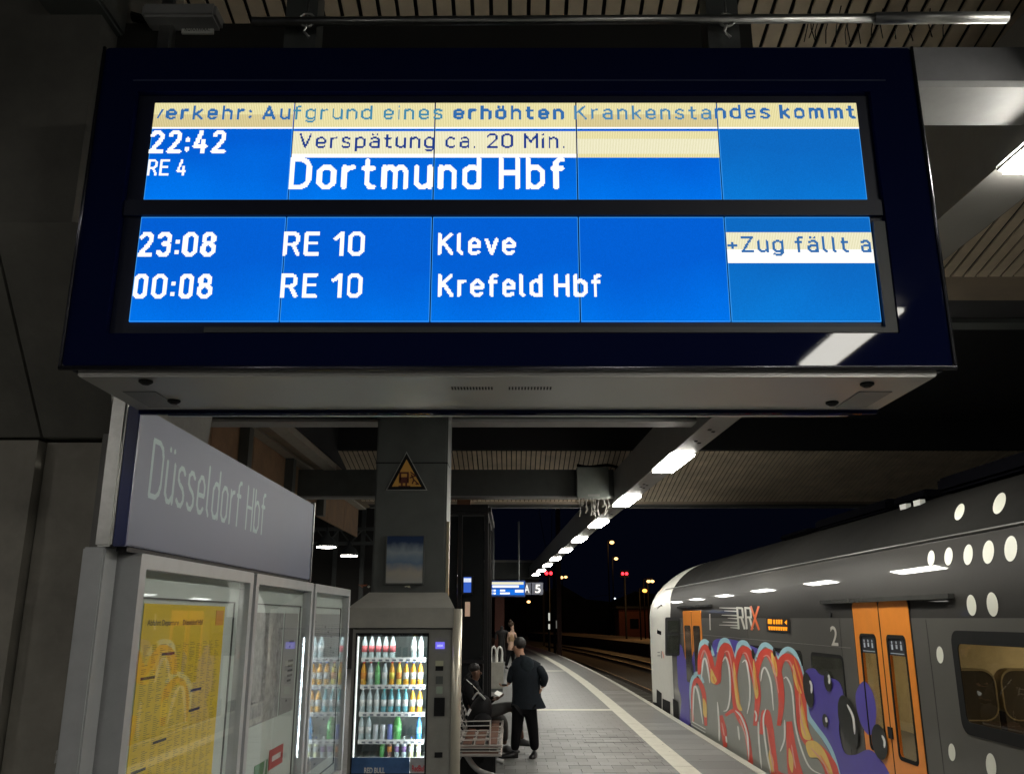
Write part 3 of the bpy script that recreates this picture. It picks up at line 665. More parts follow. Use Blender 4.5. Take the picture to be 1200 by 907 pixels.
add_text(mb, 'Düsseldorf Hbf', lambda u, v: (PX+.003, ya+.42+u*.25, zt-.085+v*.022), None, .02)
mb.build('heading', mat('poster black print', (.03,.03,.02), .6, var=0), c1)
MB().box(PX+.0012, PX+.0025, yb-.13, yb-.02, zt-.09, zt-.02).build('orange_patch', mat('poster orange', (.75,.33,.02), .6, var=0), c1)
# middle case
a = P(303, 690, X=PX); 
MB().box(PX-.001, PX+.001, 5.02, 5.62, 1.42, 2.03).build('map_sheet', mat('map paper', (.30,.31,.30), .6, var=.6, scale=22), c2)
MB().box(PX-.001, PX+.001, 5.66, 6.0, 1.42, 2.03).build('notice_sheet', mat('notice paper', (.34,.35,.33), .6, var=.05), c2)
mb = MB()
for z, l in ((1.86, .12), (1.83, .04), (1.74, .13), (1.71, .13), (1.68, .13), (1.65, .13), (1.62, .1), (1.5, .03)): mb.quad((PX+.002, 5.8, z), (PX+.002, 5.8+l, z), (PX+.002, 5.8+l, z-.014), (PX+.002, 5.8, z-.014))
mb.build('notice_print', mat('dark print', (.06,.06,.06), .6, var=0), c2)
a = P(316, 868, X=PX); c = P(333, 863, X=PX)
MB().box(PX, PX+.002, 5.20, 5.47, 1.02, 1.20).build('green_mark', mat('green print', (.05,.22,.08), .6, var=0), c2)
mb = MB(); pts = catmull([(5.22, 1.04), (5.30, 1.06), (5.38, 1.13), (5.40, 1.2)], 6)
for i in range(len(pts)-1):
    (u0, v0), (u1, v1) = pts[i], pts[i+1]; mb.quad((PX+.003, u0, v0), (PX+.003, u1, v1), (PX+.003, u1+.03, v1), (PX+.003, u0+.03, v0-.012))
mb.build('white_swoosh', M['white'], c2)
MB().box(PX, PX+.002, 5.50, 5.82, 1.13, 1.24).build('red_mark', mat('red print', (.50,.05,.04), .6, var=0), c2)
mb = MB(); mb.quad((PX+.003, 5.56, 1.17), (PX+.003, 5.76, 1.17), (PX+.003, 5.76, 1.20), (PX+.003, 5.56, 1.20)); mb.build('white_bar', M['white'], c2)
# far case
MB().box(PX-.001, PX+.001, 6.48, 7.46, .95, 2.03).build('timetable_sheet', mat('timetable paper', (.36,.38,.37), .6, var=.1, scale=20), c3)
mb = MB()
for k in range(26):
    y0 = 6.5+.12*random.randint(0, 7); z = 1.98-.04*k; mb.quad((PX+.002, y0, z), (PX+.002, y0+.06, z), (PX+.002, y0+.06, z-.011), (PX+.002, y0, z-.011))
for k in range(8):
    z = 1.95
    while z > 1.0:
        y0 = 6.5+.12*k; mb.quad((PX+.0015, y0, z), (PX+.0015, y0+.09, z), (PX+.0015, y0+.09, z-.002), (PX+.0015, y0, z-.002)); z -= .014
mb.build('timetable_print', mat('dark print', (.06,.06,.06)), c3)

# ================================================================== COLUMN with sign and notice
cX0, cX1, cY = -1.475, -.70, 9.25
cl = thing('steel_column', 'wide dark grey steel column rising behind the vending machine', 'column', ((cX0+cX1)/2, cY, 0))
MB().bbox(cX0, cX1, cY, cY+.6, 0, 5.85, .02).build('shaft', M['steel_d'], cl)
MB().box(cX1+.003, cX1+.03, cY+.05, cY+.12, 1.0, 3.0).build('edge_strip', mat('yellow lit strip', (.55,.48,.33), .3, .6), cl)  # yellow light on the post is put into this colour
MB().box(cX0-.004, cX1+.004, cY-.006, cY+.3, 3.62, 3.63).build('seam', M['black'], cl)
ws = thing('warning_sign', 'triangular yellow sign with train pictogram on the dark column', 'sign', (-1.09, cY-.01, 3.3))
def wpt(px, py, y=cY-.008): return P(px, py, Y=y)
def tri(c, k): return [(c[0]+(p[0]-c[0])*k, c[1]+(p[1]-c[1])*k) for p in ((476.5, 529), (501, 574.5), (452, 574.5))]
cc = (476.5, 559.5)
for k, m_, y, nm in ((1.0, mat('sign grey rim', (.35,.35,.33), .5), cY-.006, 'rim'), (.93, M['black'], cY-.012, 'border'), (.70, mat('sign amber', (.62,.33,.07), .45, var=.05), cY-.016, 'face')):
    MB().prism([P(x, z, Y=y) for x, z in tri(cc, k)], (0, .004, 0)).build(nm, m_, ws)
mb = MB(); RD = mat('sign dark red print', (.10,.02,.012), .6, var=0)
Yp = cY-.018
def prect(x0, x1, y0, y1, Y=Yp): 
    a = P(x0, y0, Y=Y); c = P(x1, y1, Y=Y); mb.quad((a.x, Y, a.z), (c.x, Y, a.z), (c.x, Y, c.z), (a.x, Y, c.z))
prect(468, 479, 553, 555); prect(468, 470, 555, 564); prect(477, 479, 555, 564); prect(468, 479, 559, 566); prect(470, 472, 566, 569); prect(475, 477, 566, 569); prect(467, 481, 569, 570)
def pline(x0, y0, x1, y1, w=1.5):
    dx, dy = x1-x0, y1-y0; l = math.hypot(dx, dy); nx, ny = -dy/l*w/2, dx/l*w/2
    mb.quad(*[P(x, y, Y=Yp-.001) for x, y in ((x0+nx, y0+ny), (x1+nx, y1+ny), (x1-nx, y1-ny), (x0-nx, y0-ny))])
for l in ((482, 556, 485, 562), (485, 562, 490, 567), (485, 562, 483, 567), (481, 553, 488, 558), (480, 560, 488, 557), (487, 567, 491, 567)): pline(*l)
mb.build('pictogram', RD, ws)
nb = thing('notice_board', 'small glossy blue and silver notice panel on the dark column', 'notice', (-1.1, cY-.02, 2.4))
a = P(454, 628, Y=cY-.03); c = P(495, 683, Y=cY-.03)
m = bpy.data.materials.new('notice print'); m.use_nodes = True; nt = m.node_tree; p = nt.nodes['Principled BSDF']; p.inputs['Roughness'].default_value = .3
tc = nt.nodes.new('ShaderNodeTexCoord'); sp = nt.nodes.new('ShaderNodeSeparateXYZ'); rp = nt.nodes.new('ShaderNodeValToRGB'); nt.links.new(tc.outputs['Generated'], sp.inputs[0]); 
nz = nt.nodes.new('ShaderNodeTexNoise'); nz.inputs['Scale'].default_value = 4; ma = nt.nodes.new('ShaderNodeMath'); ma.operation = 'MULTIPLY_ADD'; ma.inputs[1].default_value = .25; nt.links.new(tc.outputs['Generated'], nz.inputs['Vector']); nt.links.new(nz.outputs['Fac'], ma.inputs[0]); nt.links.new(sp.outputs['Z'], ma.inputs[2])
nt.links.new(ma.outputs[0], rp.inputs['Fac']); nt.links.new(rp.outputs['Color'], p.inputs['Base Color'])
e = rp.color_ramp.elements; e[0].position = .1; e[0].color = (.30,.31,.30,1); e[1].position = 1; e[1].color = (.02,.04,.10,1); q = e.new(.35); q.color = (.36,.33,.28,1); q = e.new(.55); q.color = (.12,.18,.27,1); q = e.new(.8); q.color = (.25,.30,.34,1)
MB().box(a.x, c.x, cY-.03, cY-.025, c.z, a.z).build('print', m, nb)
mb = MB(); ring(mb, [(a.x-.012, c.z-.012), (c.x+.012, c.z-.012), (c.x+.012, a.z+.012), (a.x-.012, a.z+.012)], [(a.x, c.z), (c.x, c.z), (c.x, a.z), (a.x, a.z)], lambda x, z: (x, cY-.001, z), lambda x, z: (x, cY-.033, z)); mb.build('frame', M['steel_d'], nb)
MB().lathe([(.012, 0), (.012, .003)], (0, 0, 0), 10)
# junk on top of the hood
for k, (px, w, m_) in enumerate(((425, .05, (.5,.2,.1)), (432, .04, (.5,.5,.45)), (478, .05, (.55,.53,.42)))):
    a = P(px, 690, Y=9.1); mb = MB()
    pts = [Vector((random.uniform(-w, w), random.uniform(-.03, .03), random.uniform(0, .05))) for _ in range(7)]
    mb.add([a+q for q in pts], [(0,1,2),(2,3,4),(4,5,6),(1,3,5),(0,4,6)])
    tag(mb.build('litter', mat('litter %d' % k, m_, .6)), ['crumpled reddish wrapper on the left of the vending machine hood', 'crumpled whitish wrapper beside the reddish one on the hood', 'crumpled cream paper scrap at the right on the hood'][k], 'litter', 'litter on the vending machine hood')

# ================================================================== VENDING MACHINE
VY = 8.6
def V(px, py, Y=VY): return P(px, py, Y=Y)
vm = thing('vending_machine', 'grey steel drinks vending machine with lit bottle shelves beside the display cases', 'vending machine', (-1.08, VY, 0))
vx0 = V(411, 800).x; vx1 = V(529, 800).x; vzt = V(470, 736).z; 
VG = mat('vending steel', (.30,.295,.27), .4, .3, var=.1, scale=10)
# hood
hz_a, hz_b = V(470, 712).z, P(470, 694, Y=9.15).z
hx0, hx1 = V(409, 712).x, V(533, 712).x
vs = [(hx0, VY-.05, vzt+.005), (hx1, VY-.05, vzt+.005), (hx1, VY-.05, hz_a), (hx0, VY-.05, hz_a), (hx0+.1, 9.15, hz_b), (hx1-.12, 9.15, hz_b), (hx0, 9.2, vzt+.005), (hx1, 9.2, vzt+.005)]
MB().add(vs, [(0,1,2,3),(3,2,5,4),(0,3,4,6),(1,7,5,2),(4,5,7,6),(0,6,7,1)]).build('hood', mat('hood steel', (.40,.39,.35), .4, .3, var=.1, scale=6), vm)
# cabinet: shell around the window opening
wx0 = V(416.5, 800).x; wx1 = V(500, 800).x; wzt = V(470, 743).z; wzb = .62
MB().box(vx0, wx0, VY, 9.18, .05, vzt).build('side_panel', VG, vm)
MB().box(wx1, vx1, VY, 9.18, .05, vzt).build('control_panel', VG, vm)
MB().box(wx0, wx1, VY+.001, 9.18, wzt, vzt).build('top_panel', VG, vm)
MB().box(wx0, wx1, VY+.001, 9.18, .05, wzb).build('base_panel', VG, vm)
MB().box(wx0, wx1, 9.14, 9.178, wzb, wzt).build('back_panel', mat('cabinet lining', (.60,.64,.62), .6), vm)
mb = MB(); ring(mb, [(wx0-.012, wzb-.012), (wx1+.012, wzb-.012), (wx1+.012, wzt+.012), (wx0-.012, wzt+.012)], [(wx0, wzb), (wx1, wzb), (wx1, wzt), (wx0, wzt)], lambda x, z: (x, VY-.001, z), lambda x, z: (x, VY-.016, z)); mb.build('window_frame', M['black'], vm)
MB().box(wx0, wx1, VY+.004, VY+.008, wzb, wzt).build('glass', M['gl'], vm)
MB().tube([(vx1+.048, VY-.02, .28), (vx1+.048, VY-.02, hz_a-.01)], .045, 20).build('corner_post', mat('satin post', (.62,.58,.48), .35, .5, var=.05), vm, True)
MB().box(vx1+.003, vx1+.092, VY-.062, VY+.02, 0, .278).build('post_foot', mat('blue post foot', (.02,.06,.25), .4), vm)
MB().box(vx0, vx1, VY-.01, VY-.0015, vzt-.006, vzt+.002).build('seam', M['black'], vm)
LED = emit('cabinet led', (.90, 1.0, .95), 10.0)
MB().box(wx0+.004, wx0+.009, VY+.03, VY+.05, wzb+.05, wzt-.01).build('led_and_fill_strip', emit('cabinet led front', (.90, 1.0, .95), 2.2), vm)
MB().quad((wx0+.03, VY+.03, wzt-.003), (wx1-.03, VY+.03, wzt-.003), (wx1-.03, VY+.11, wzt-.003), (wx0+.03, VY+.11, wzt-.003)).build('led_and_fill_strip', emit('cabinet top fill', (.90, 1.0, .95), 8.0), vm)  # added glow hidden from view, brightens the bottles from above
MB().quad((wx1-.001, VY+.02, wzb+.04), (wx1-.001, VY+.10, wzb+.04), (wx1-.001, VY+.10, wzt-.03), (wx1-.001, VY+.02, wzt-.03)).build('led_and_fill_strip', emit('cabinet side fill', (.88, .98, 1.0), 27.0), vm)  # added glow on the unseen inner wall, brightens the shelves
MB().box(wx0, wx1, VY+.012, VY+.018, wzt-.02, wzt).build('fill_cover', M['black'], vm)  # lip hiding the added top glow
# shelves
shelf_y = [770.5, 802, 834, 866, 886.5]; SHY = VY+.14
shz = []
for k, sy in enumerate(shelf_y):
    z = P(460, sy, Y=SHY).z; shz.append(z)
    MB().box(wx0+.03, wx1-.025, SHY-.03, 9.12, z-.012, z-.002).build('shelf', M['white'], vm)
    MB().box(wx0+.03, wx1-.025, SHY-.045, SHY-.032, z-.035, z+.004).build('price_rail', mat('price rail white', (.8,.8,.78), .4), vm)
    mb = MB()
    for i in range(9):
        x = wx0+.05+(wx1-wx0-.08)*(i+.25)/9; mb.quad((x, SHY-.047, z-.028), (x+.035, SHY-.047, z-.028), (x+.035, SHY-.047, z-.012), (x, SHY-.047, z-.012))
    mb.build('price_tags', mat('price tag print', (.15,.17,.2), .6, var=0), vm)
    mb = MB()
    for i in range(10):
        x = P(421.3+8.35*i, 800, Y=SHY).x; mb.box(x-.0015, x+.0015, SHY-.03, 9.1, z, z+.09)
    mb.build('divider', glass('acrylic', (.85,.9,.9)), vm)
# advert under the window
az = .62
a = V(413, 887); c = V(480, 907)
MB().box(wx0, P(480, 890, Y=VY).x, VY-.012, VY-.006, .3, V(460, 887).z).build('advert', mat('advert blue', (.05,.12,.28), .35, var=.3, scale=5), vm)
MB().box(P(481, 890, Y=VY).x, wx1, VY-.012, VY-.006, .3, V(460, 887).z).build('advert', mat('advert silver', (.45,.47,.5), .3, .3, var=.3, scale=5), vm)
mb = MB(); a = V(427, 905); c = V(451, 905); add_text(mb, 'RED BULL', lambda u, v: (a.x+u*(c.x-a.x), VY-.015, a.z-.0+v*.045), M['white'], .02)
a = V(483, 903); c = V(498, 903); add_text(mb, 'RedBull', lambda u, v: (a.x+u*(c.x-a.x), VY-.015, a.z+v*.05), mat('advert red', (.5,.03,.04), .5), .02)
mb.build('advert_text', None, vm)
# controls
def ctl(name, x0, x1, y0, y1, m, d=.012):
    a = V(x0, y0); c = V(x1, y1); return MB().box(a.x, c.x, VY-d, VY-.0015, c.z, a.z).build(name, m, vm)
ctl('screen', 510.5, 521, 752, 760, emit('small lilac screen', (.16,.14,.75), 1.2)); 
mb = MB(); a = V(512.5, 757.5); c = V(519, 757.5); add_text(mb, '0000', lambda u, v: (a.x+u*(c.x-a.x), VY-.014, a.z+v*.02)); mb.build('screen_digits', emit('digit white', (.8,.85,1), 1), vm)
ctl('coin_unit', 510.5, 519.5, 774, 784, mat('pale coin unit', (.5,.5,.35), .5)); ctl('coin_slot', 510.5, 519.5, 780, 785.5, M['black'], .014)
ctl('lock', 511, 519, 792, 801, M['steel_d']); ctl('keypad', 511.5, 518.5, 804, 812.5, mat('keypad green grey', (.35,.42,.34), .5))
ctl('card_reader', 509, 521, 817, 838.5, M['black'], .02); ctl('return_slot', 509.5, 518.5, 881, 887, M['black'])
mb = MB(); z0 = V(512, 799).z
mb.lathe([(.02, 0), (.02, .004)], (0, 0, 0), 12)
# bottles
def bottle_meshes():
    bm_ = MB().lathe([(.023, 0), (.0275, .008), (.0265, .06), (.0275, .125), (.022, .155), (.011, .185), (.010, .20)], n=12)
    cap = MB().lathe([(.0135, 0), (.0135, .02)], (0, 0, .198), n=12)
    lab = MB().lathe([(.0285, .055), (.0285, .115)], n=12)
    can_ = MB().lathe([(.024, 0), (.027, .006), (.027, .125), (.023, .135)], n=12)
    r = []
    for m_, nm in ((bm_, 'bottle'), (cap, 'cap'), (lab, 'wrapper'), (can_, 'can')):
        o = m_.build(nm, M['white'], None, True); r.append(o.data); bpy.data.objects.remove(o)
    return r
bmesh_, cmesh_, lmesh_, kmesh_ = bottle_meshes()
def bm_mat(n, c, r=.15): return mat(n, c, r, var=0)
LQ = dict(red=bm_mat('cola liquid', (.30,.14,.12)), orange=bm_mat('orange drink', (.85,.42,.05)), green=bm_mat('green drink', (.15,.50,.15)), clear=bm_mat('water bottle', (.62,.72,.74)), yellow=bm_mat('yellow drink', (.85,.68,.12)), teal=bm_mat('teal drink', (.15,.42,.48)), blue=bm_mat('blue drink', (.08,.30,.62)), rose=bm_mat('rose drink', (.6,.35,.35)), cream_=bm_mat('cream drink', (.80,.78,.45)))
CP = dict(red=bm_mat('red cap', (.6,.06,.05)), blue=bm_mat('blue cap', (.1,.2,.6)), white=bm_mat('white cap', (.8,.8,.8)), green=bm_mat('green cap', (.1,.5,.12)), teal=bm_mat('teal cap', (.1,.5,.5)), black=bm_mat('black cap', (.03,.03,.03)))
LB = dict(pink=bm_mat('pink label', (.85,.20,.22)), white=bm_mat('white label', (.85,.85,.83)), orange=bm_mat('orange label', (.8,.3,.05)), green=bm_mat('green label', (.2,.6,.2)), yellow=bm_mat('yellow label', (.85,.7,.1)), purple=bm_mat('purple label', (.35,.2,.45)), blue=bm_mat('blue label', (.2,.5,.85)))
rows = [
 [('clear','white','pink')]*5+[None, None]+[('clear','white','white')]*2,
 [('orange','orange_','orange'),('clear','red','white'),('green','green','green'),('clear','black','white'),('orange','red','yellow'),('yellow','red','orange')]+[('orange','blue','white')]*3,
 [('clear','white','white')]*3+[('teal','teal','white')]*4+[('orange','blue','white')]*2,
 [('clear','teal','white')]*2+['can']*3+[('green','green','green'), None, None, ('blue','blue','blue')],
 [None]*3+[('green','green','green'),('red','orange_','orange'),('clear','black','purple'),('clear','white','purple'),('cream_','blue','white'),('cream_','blue','white')]]
names = {'clear': 'clear', 'orange': 'orange', 'green': 'green', 'teal': 'teal', 'yellow': 'yellow', 'blue': 'blue', 'red': 'red brown', 'cream_': 'pale yellow', 'rose': 'rose'}
SH = ['top', 'second', 'third', 'fourth', 'bottom']
for r, row in enumerate(rows):
    for i, it in enumerate(row):
        if not it: continue
        x = P(425.5+8.33*i+.01, 800, Y=SHY).x; z = shz[r]-.001
        if it == 'can':
            mc = [bm_mat('silver can', (.7,.72,.75), .25), bm_mat('silver can', 0), bm_mat('blue can', (.25,.3,.75), .25)][i-2]
            o = bpy.data.objects.new('drink_can', kmesh_.copy()); COL.objects.link(o); o.data.materials.clear(); o.data.materials.append(mc); o.location = (x, SHY+.01, z)
            tag(o, '%s drink can, %s from the left on the fourth vending shelf' % ('blue' if i == 4 else 'silver white', ORD[i]), 'can', 'drinks in the vending machine'); continue
        lq, cp, lb = it; cp = {'orange_': 'red'}.get(cp, cp)
        o = bpy.data.objects.new('drink_bottle', bmesh_); COL.objects.link(o); o.location = (x, SHY+.01, z); s_ = 1.0 if r != 4 else .82
        if r == 3 and i == 5: s_ = 1.12
        o.scale = (s_*(1.25 if (r, i) == (3, 5) else 1), s_, s_); 
        o.material_slots[0].link = 'OBJECT'; o.material_slots[0].material = LQ[lq]
        tag(o, '%s bottle with %s label in place %s from the left on the %s shelf' % (names[lq], lb, ORD[i], SH[r]), 'bottle', 'drinks in the vending machine')
        for me, nm, mm in ((cmesh_, 'cap', CP[cp]), (lmesh_, 'wrapper', LB[lb])):
            q = bpy.data.objects.new(nm, me); COL.objects.link(q); q.parent = o; q.material_slots[0].link = 'OBJECT'; q.material_slots[0].material = mm

# ================================================================== SHELTER behind
sh = thing('glass_shelter', 'dark glazed waiting shelter with black frame behind the bench', 'shelter', (-.75, 15, 0))
sx0, sx1, sy0, sy1, szt = -2.3, -.455, 15.5, 18.4, 3.88
DG = mat('smoked glass', (.010,.011,.012), .06, var=0)
for x in (sx0, -1.35, -.92, sx1): MB().box(x-.035, x+.035, sy0-.03, sy0+.04, 0, szt-.1).build('post', M['black'], sh)
for y in (16.9, sy1): MB().box(sx1-.035, sx1+.035, y-.03, y+.04, 0, szt-.1).build('post', M['black'], sh)
for a, c in ((sx0+.04, -1.39), (-1.31, -.96), (-.88, sx1-.04)): MB().box(a, c, sy0, sy0+.012, .1, szt-.12).build('pane', DG, sh)
for a, c in ((sy0+.05, 16.86), (16.95, sy1-.04)): MB().box(sx1-.006, sx1+.006, a, c, .1, szt-.12).build('pane', DG, sh)
mb = MB(); mb.bbox(sx0-.1, sx1+.08, sy0-.1, sy1+.1, szt-.1, szt+.08, .05); mb.build('roof', M['black'], sh)
MB().box(sx0, sx1, sy0-.04, sy0+.05, 1.25, 1.31).build('rail', M['black'], sh)
# lit things seen at the shelter: small info screen
ss = thing('info_screen', 'small bright blue and white screen seen beside the dark shelter', 'screen', (-.95, 15.35, 2.4))
a = P(543.5, 676, Y=15.35); c = P(552, 694, Y=15.35)
MB().box(a.x-.03, c.x+.03, 15.36, 15.44, c.z-.03, a.z+.03).build('housing', M['black'], ss)
MB().box(a.x, c.x, 15.35, 15.358, c.z, a.z).build('display', emit('info screen blue', (.04,.12,.55), 1), ss)
MB().box(a.x, c.x, 15.342, 15.349, (a.z*2+c.z)/3, a.z-.02).build('text_block', emit('info screen white', (.75,.82,.95), 1), ss)
a = P(545, 705, Y=15.35); c = P(550.5, 722, Y=15.35)
tag(MB().box(a.x, c.x, 15.36, 15.4, c.z, a.z).build('small_poster', mat('warm poster', (.5,.35,.25), .6, emis=(.6,.4,.28), estr=.35)), 'small warm lit poster under the blue screen by the shelter', 'poster')
# brown column further back
tag(MB().box(-1.25, -.95, 19.6, 20.0, 0, 4.62).build('brown_column', mat('red brown column', (.16,.075,.04), .7)), 'reddish brown column rising behind the dark shelter roof', 'column')

# ================================================================== far departure board and platform number
fb = thing('departure_board', 'small distant blue departure board hanging over the platform', 'departure board', (-.2, 30, 3))
FY = 30
a = P(572, 680, Y=FY); c = P(615.5, 699, Y=FY)
MB().bbox(a.x, c.x, FY+.02, FY+.3, c.z, a.z, .01).build('body', mat('board blue shell', (.02,.06,.25), .3), fb)
def fr(name, x0, x1, y0, y1, m, d=.0):
    a = P(x0, y0, Y=FY); c = P(x1, y1, Y=FY); return MB().box(a.x, c.x, FY-d-.004, FY-d, c.z, a.z).build(name, m, fb)
fr('screen', 573, 614.5, 681.5, 697, emit('far lcd blue', (.01,.16,.72), 1.1), -.014)
fr('message_band', 573.5, 613.5, 681.7, 684.8, YELB); fr('message_band', 577, 608, 685.6, 688.3, WHT); fr('middle_bar', 573, 614.5, 689.1, 690, M['navyd'], .002)
for x0, x1, y0, y1 in ((574.5, 577, 690.6, 692.8), (578.2, 581, 690.6, 692.8), (574.5, 577, 694, 696.2), (578.2, 581, 694, 696.2), (586, 592, 690.6, 692.8), (586, 597.5, 694, 696.2), (603.5, 613.5, 690.8, 694)): fr('screen_text', x0, x1, y0, y1, WHT, .004)
for x in (578, 608):
    q = P(x, 680, Y=FY+.15); MB().tube([q, q+Vector((0, 0, 2.0))], .03, 8).build('hanger', M['steel_d'], fb)
ns = thing('platform_number_sign', 'grey blue sign with white letter A and number 5 beside the far board', 'sign', (.7, FY, 2.9))
for x0, x1, ch, t0, t1 in ((615.8, 622.3, 'A', 614.5, 620.5), (623.2, 636.5, '5', 627, 633.5)):
    a = P(x0, 682.5, Y=FY+.1); c = P(x1, 696.5, Y=FY+.1); MB().box(a.x, c.x, FY+.1, FY+.16, c.z, a.z).build('plate', mat('number plate', (.08,.085,.11), .4, emis=(.08,.085,.11), estr=.25), ns)
    a = P(t0, 694.3, Y=FY+.09); c = P(t1, 685, Y=FY+.09); mb = MB(); add_text(mb, ch, lambda u, v: (a.x+u*(c.x-a.x), FY+.09, a.z+v*(c.z-a.z)), None, .02); mb.build('lettering', mat('number white', (.8,.8,.78), .5, emis=(.8,.8,.78), estr=.5), ns)

# ================================================================== BENCH
bn = thing('wire_bench', 'pale wire mesh bench with brown seat slats in front of the dark shelter', 'bench', (-.5, 12.4, 0))
WR = mat('pale wire', (.50,.47,.44), .4, .2); BR = mat('brown slat', (.13,.05,.025), .6)
bx0, bx1 = -.72, -.14
for sidx, y0 in enumerate((11.6, 12.25, 12.9, 13.55, 14.2)):
    y1 = y0+.58; mb = MB()
    for k in range(7):       # back wires, leaning
        t = k/6; z = .52+.42*t; x = bx0-.02-.12*t; mb.tube([(x, y0, z), (x, y1, z)], .008, 6)
    for y in (y0, y1): mb.tube([(bx0+.05, y, .42), (bx0-.02, y, .52), (bx0-.15, y, .96)], .012, 6)
    mb.build('backrest', WR, bn)
    mb = MB()
    for k in range(9):
        x = bx0+.04+k*.065; mb.tube([(x, y0, .45), (x, y1, .45)], .008, 6)
    mb.tube([(bx0, y0, .45), (bx1, y0, .46), (bx1, y0, .34), (bx0+.05, y0, .34), (bx0, y0, .45)], .013, 6); mb.tube([(bx0, y1, .45), (bx1, y1, .46), (bx1, y1, .34)], .013, 6)
    mb.tube([(bx1, y0, .46), (bx1, y1, .46)], .013, 6); mb.tube([(bx1, y0, .34), (bx1, y1, .34)], .013, 6)
    mb.build('seat', WR, bn)
    for k in range(3): MB().box(bx0+.1+k*.16, bx0+.21+k*.16, y0+.02, y1-.02, .461, .475).build('slat', BR, bn)
mb = MB()                     # near side basket of wires, drawn as arm panel
for k in range(5): z = .52+.055*k; mb.tube([(bx0-.02-.02*k, 11.58, z), (bx1-.14, 11.58, z+.01)], .0075, 6)
for k in range(4): z = .36+.035*k; mb.tube([(bx0+.0, 11.575, z), (bx1+.0, 11.575, z)], .007, 6)
mb.tube([(bx1-.14, 11.58, .47), (bx1-.13, 11.58, .76)], .010, 6); mb.tube([(bx0, 11.58, .34), (bx0-.14, 11.58, .96)], .012, 6)
mb.build('side_panel', WR, bn)
for k in range(2): MB().box(bx0+.1, bx1-.03, 11.585+.001*k, 11.59+.001*k, .365+.055*k, .385+.055*k).build('slat', BR, bn)
for y in (11.9, 13.2, 14.5):
    mb = MB(); mb.tube(catmull([(bx0+.1, y, .40), (bx0+.15, y, .28), (bx0+.30, y, .12), (bx1+.02, y, .03)], 6), .035, 8); mb.tube(catmull([(bx0+.1, y, .38), (bx0-.0, y, .2), (bx0-.05, y, .02)], 5), .03, 8)
    mb.build('leg', mat('grey leg', (.30,.30,.29), .5), bn, True)
MB().box(bx0+.05, bx1-.15, 11.7, 14.7, .36, .41).build('beam', M['steel_d'], bn)
tag(MB().bbox(-.86, -.22, 12.15, 13.35, 0, .30, .02).build('bench_shade', M['black']), 'black box standing in for the shade under the wire bench', 'box')  # solid black stand-in for the shade below the seats
# bin with hoops
bi = thing('litter_bin', 'grey square bin with white tube hoops on top beyond the shelter', 'bin', (-.42, 25.8, 0))
a = P(574, 810, Y=25.7); c = P(590, 776, Y=25.7)
MB().bbox(a.x, c.x, 25.7, 26.1, .08, c.z, .02).build('body', mat('bin concrete', (.32,.31,.27), .6, var=.15), bi); MB().box(a.x+.02, c.x-.02, 25.72, 26.08, 0, .078).build('plinth', M['steel_d'], bi)
for px in (578.5, 585.5):
    q = P(px, 775, Y=25.9); mb = MB(); mb.tube(catmull([(q.x-.07, 25.9, c.z-.02), (q.x-.07, 25.9, c.z+.3), (q.x, 25.9, c.z+.42), (q.x+.07, 25.9, c.z+.3), (q.x+.07, 25.9, c.z-.02)], 5), .028, 8); mb.build('hoop', M['white'], bi, True)

# ================================================================== PEOPLE
def skin(name, pts, edges, m, parent, sub=2, root=0):
    """pts: list of (x,y,z,rx[,ry])"""
    me = bpy.data.meshes.new(name); me.from_pydata([p[:3] for p in pts], edges, [])
    o = bpy.data.objects.new(name, me); COL.objects.link(o); me.materials.append(m)
    o.modifiers.new('skin', 'SKIN'); s_ = o.modifiers.new('sub', 'SUBSURF'); s_.levels = sub; s_.render_levels = sub
    if not me.skin_vertices: 
        lay = me.attributes
    sv = me.skin_vertices[0].data
    for i, p in enumerate(pts): sv[i].radius = (p[3], p[4] if len(p) > 4 else p[3])
    sv[root].use_root = True
    o.modifiers['skin'].use_smooth_shade = True
    bm = bmesh.new(); bm.from_mesh(me); bm.free()
    if parent: o.parent = parent; o.matrix_parent_inverse = Matrix.Translation(-world_loc(parent))
    return o
def bake(o):
    """apply the modifiers so that the part is a plain mesh"""
    dg = bpy.context.evaluated_depsgraph_get(); dg.update(); me = bpy.data.meshes.new_from_object(o.evaluated_get(dg)); o.modifiers.clear(); old = o.data; o.data = me; bpy.data.meshes.remove(old)
    for p in me.polygons: p.use_smooth = True
def ell(mb, c, r, n=12, k=8, M3=None, m=None):
    vs = []; fs = []
    for i in range(k+1):
        th = math.pi*i/k
        for j in range(n):
            ph = 2*math.pi*j/n; v = Vector((r[0]*math.sin(th)*math.cos(ph), r[1]*math.sin(th)*math.sin(ph), r[2]*math.cos(th)))
            if M3: v = M3 @ v
            vs.append(Vector(c)+v)
    for i in range(k):
        for j in range(n): fs.append((i*n+j, i*n+(j+1) % n, (i+1)*n+(j+1) % n, (i+1)*n+j))
    mb.add(vs, fs, m)
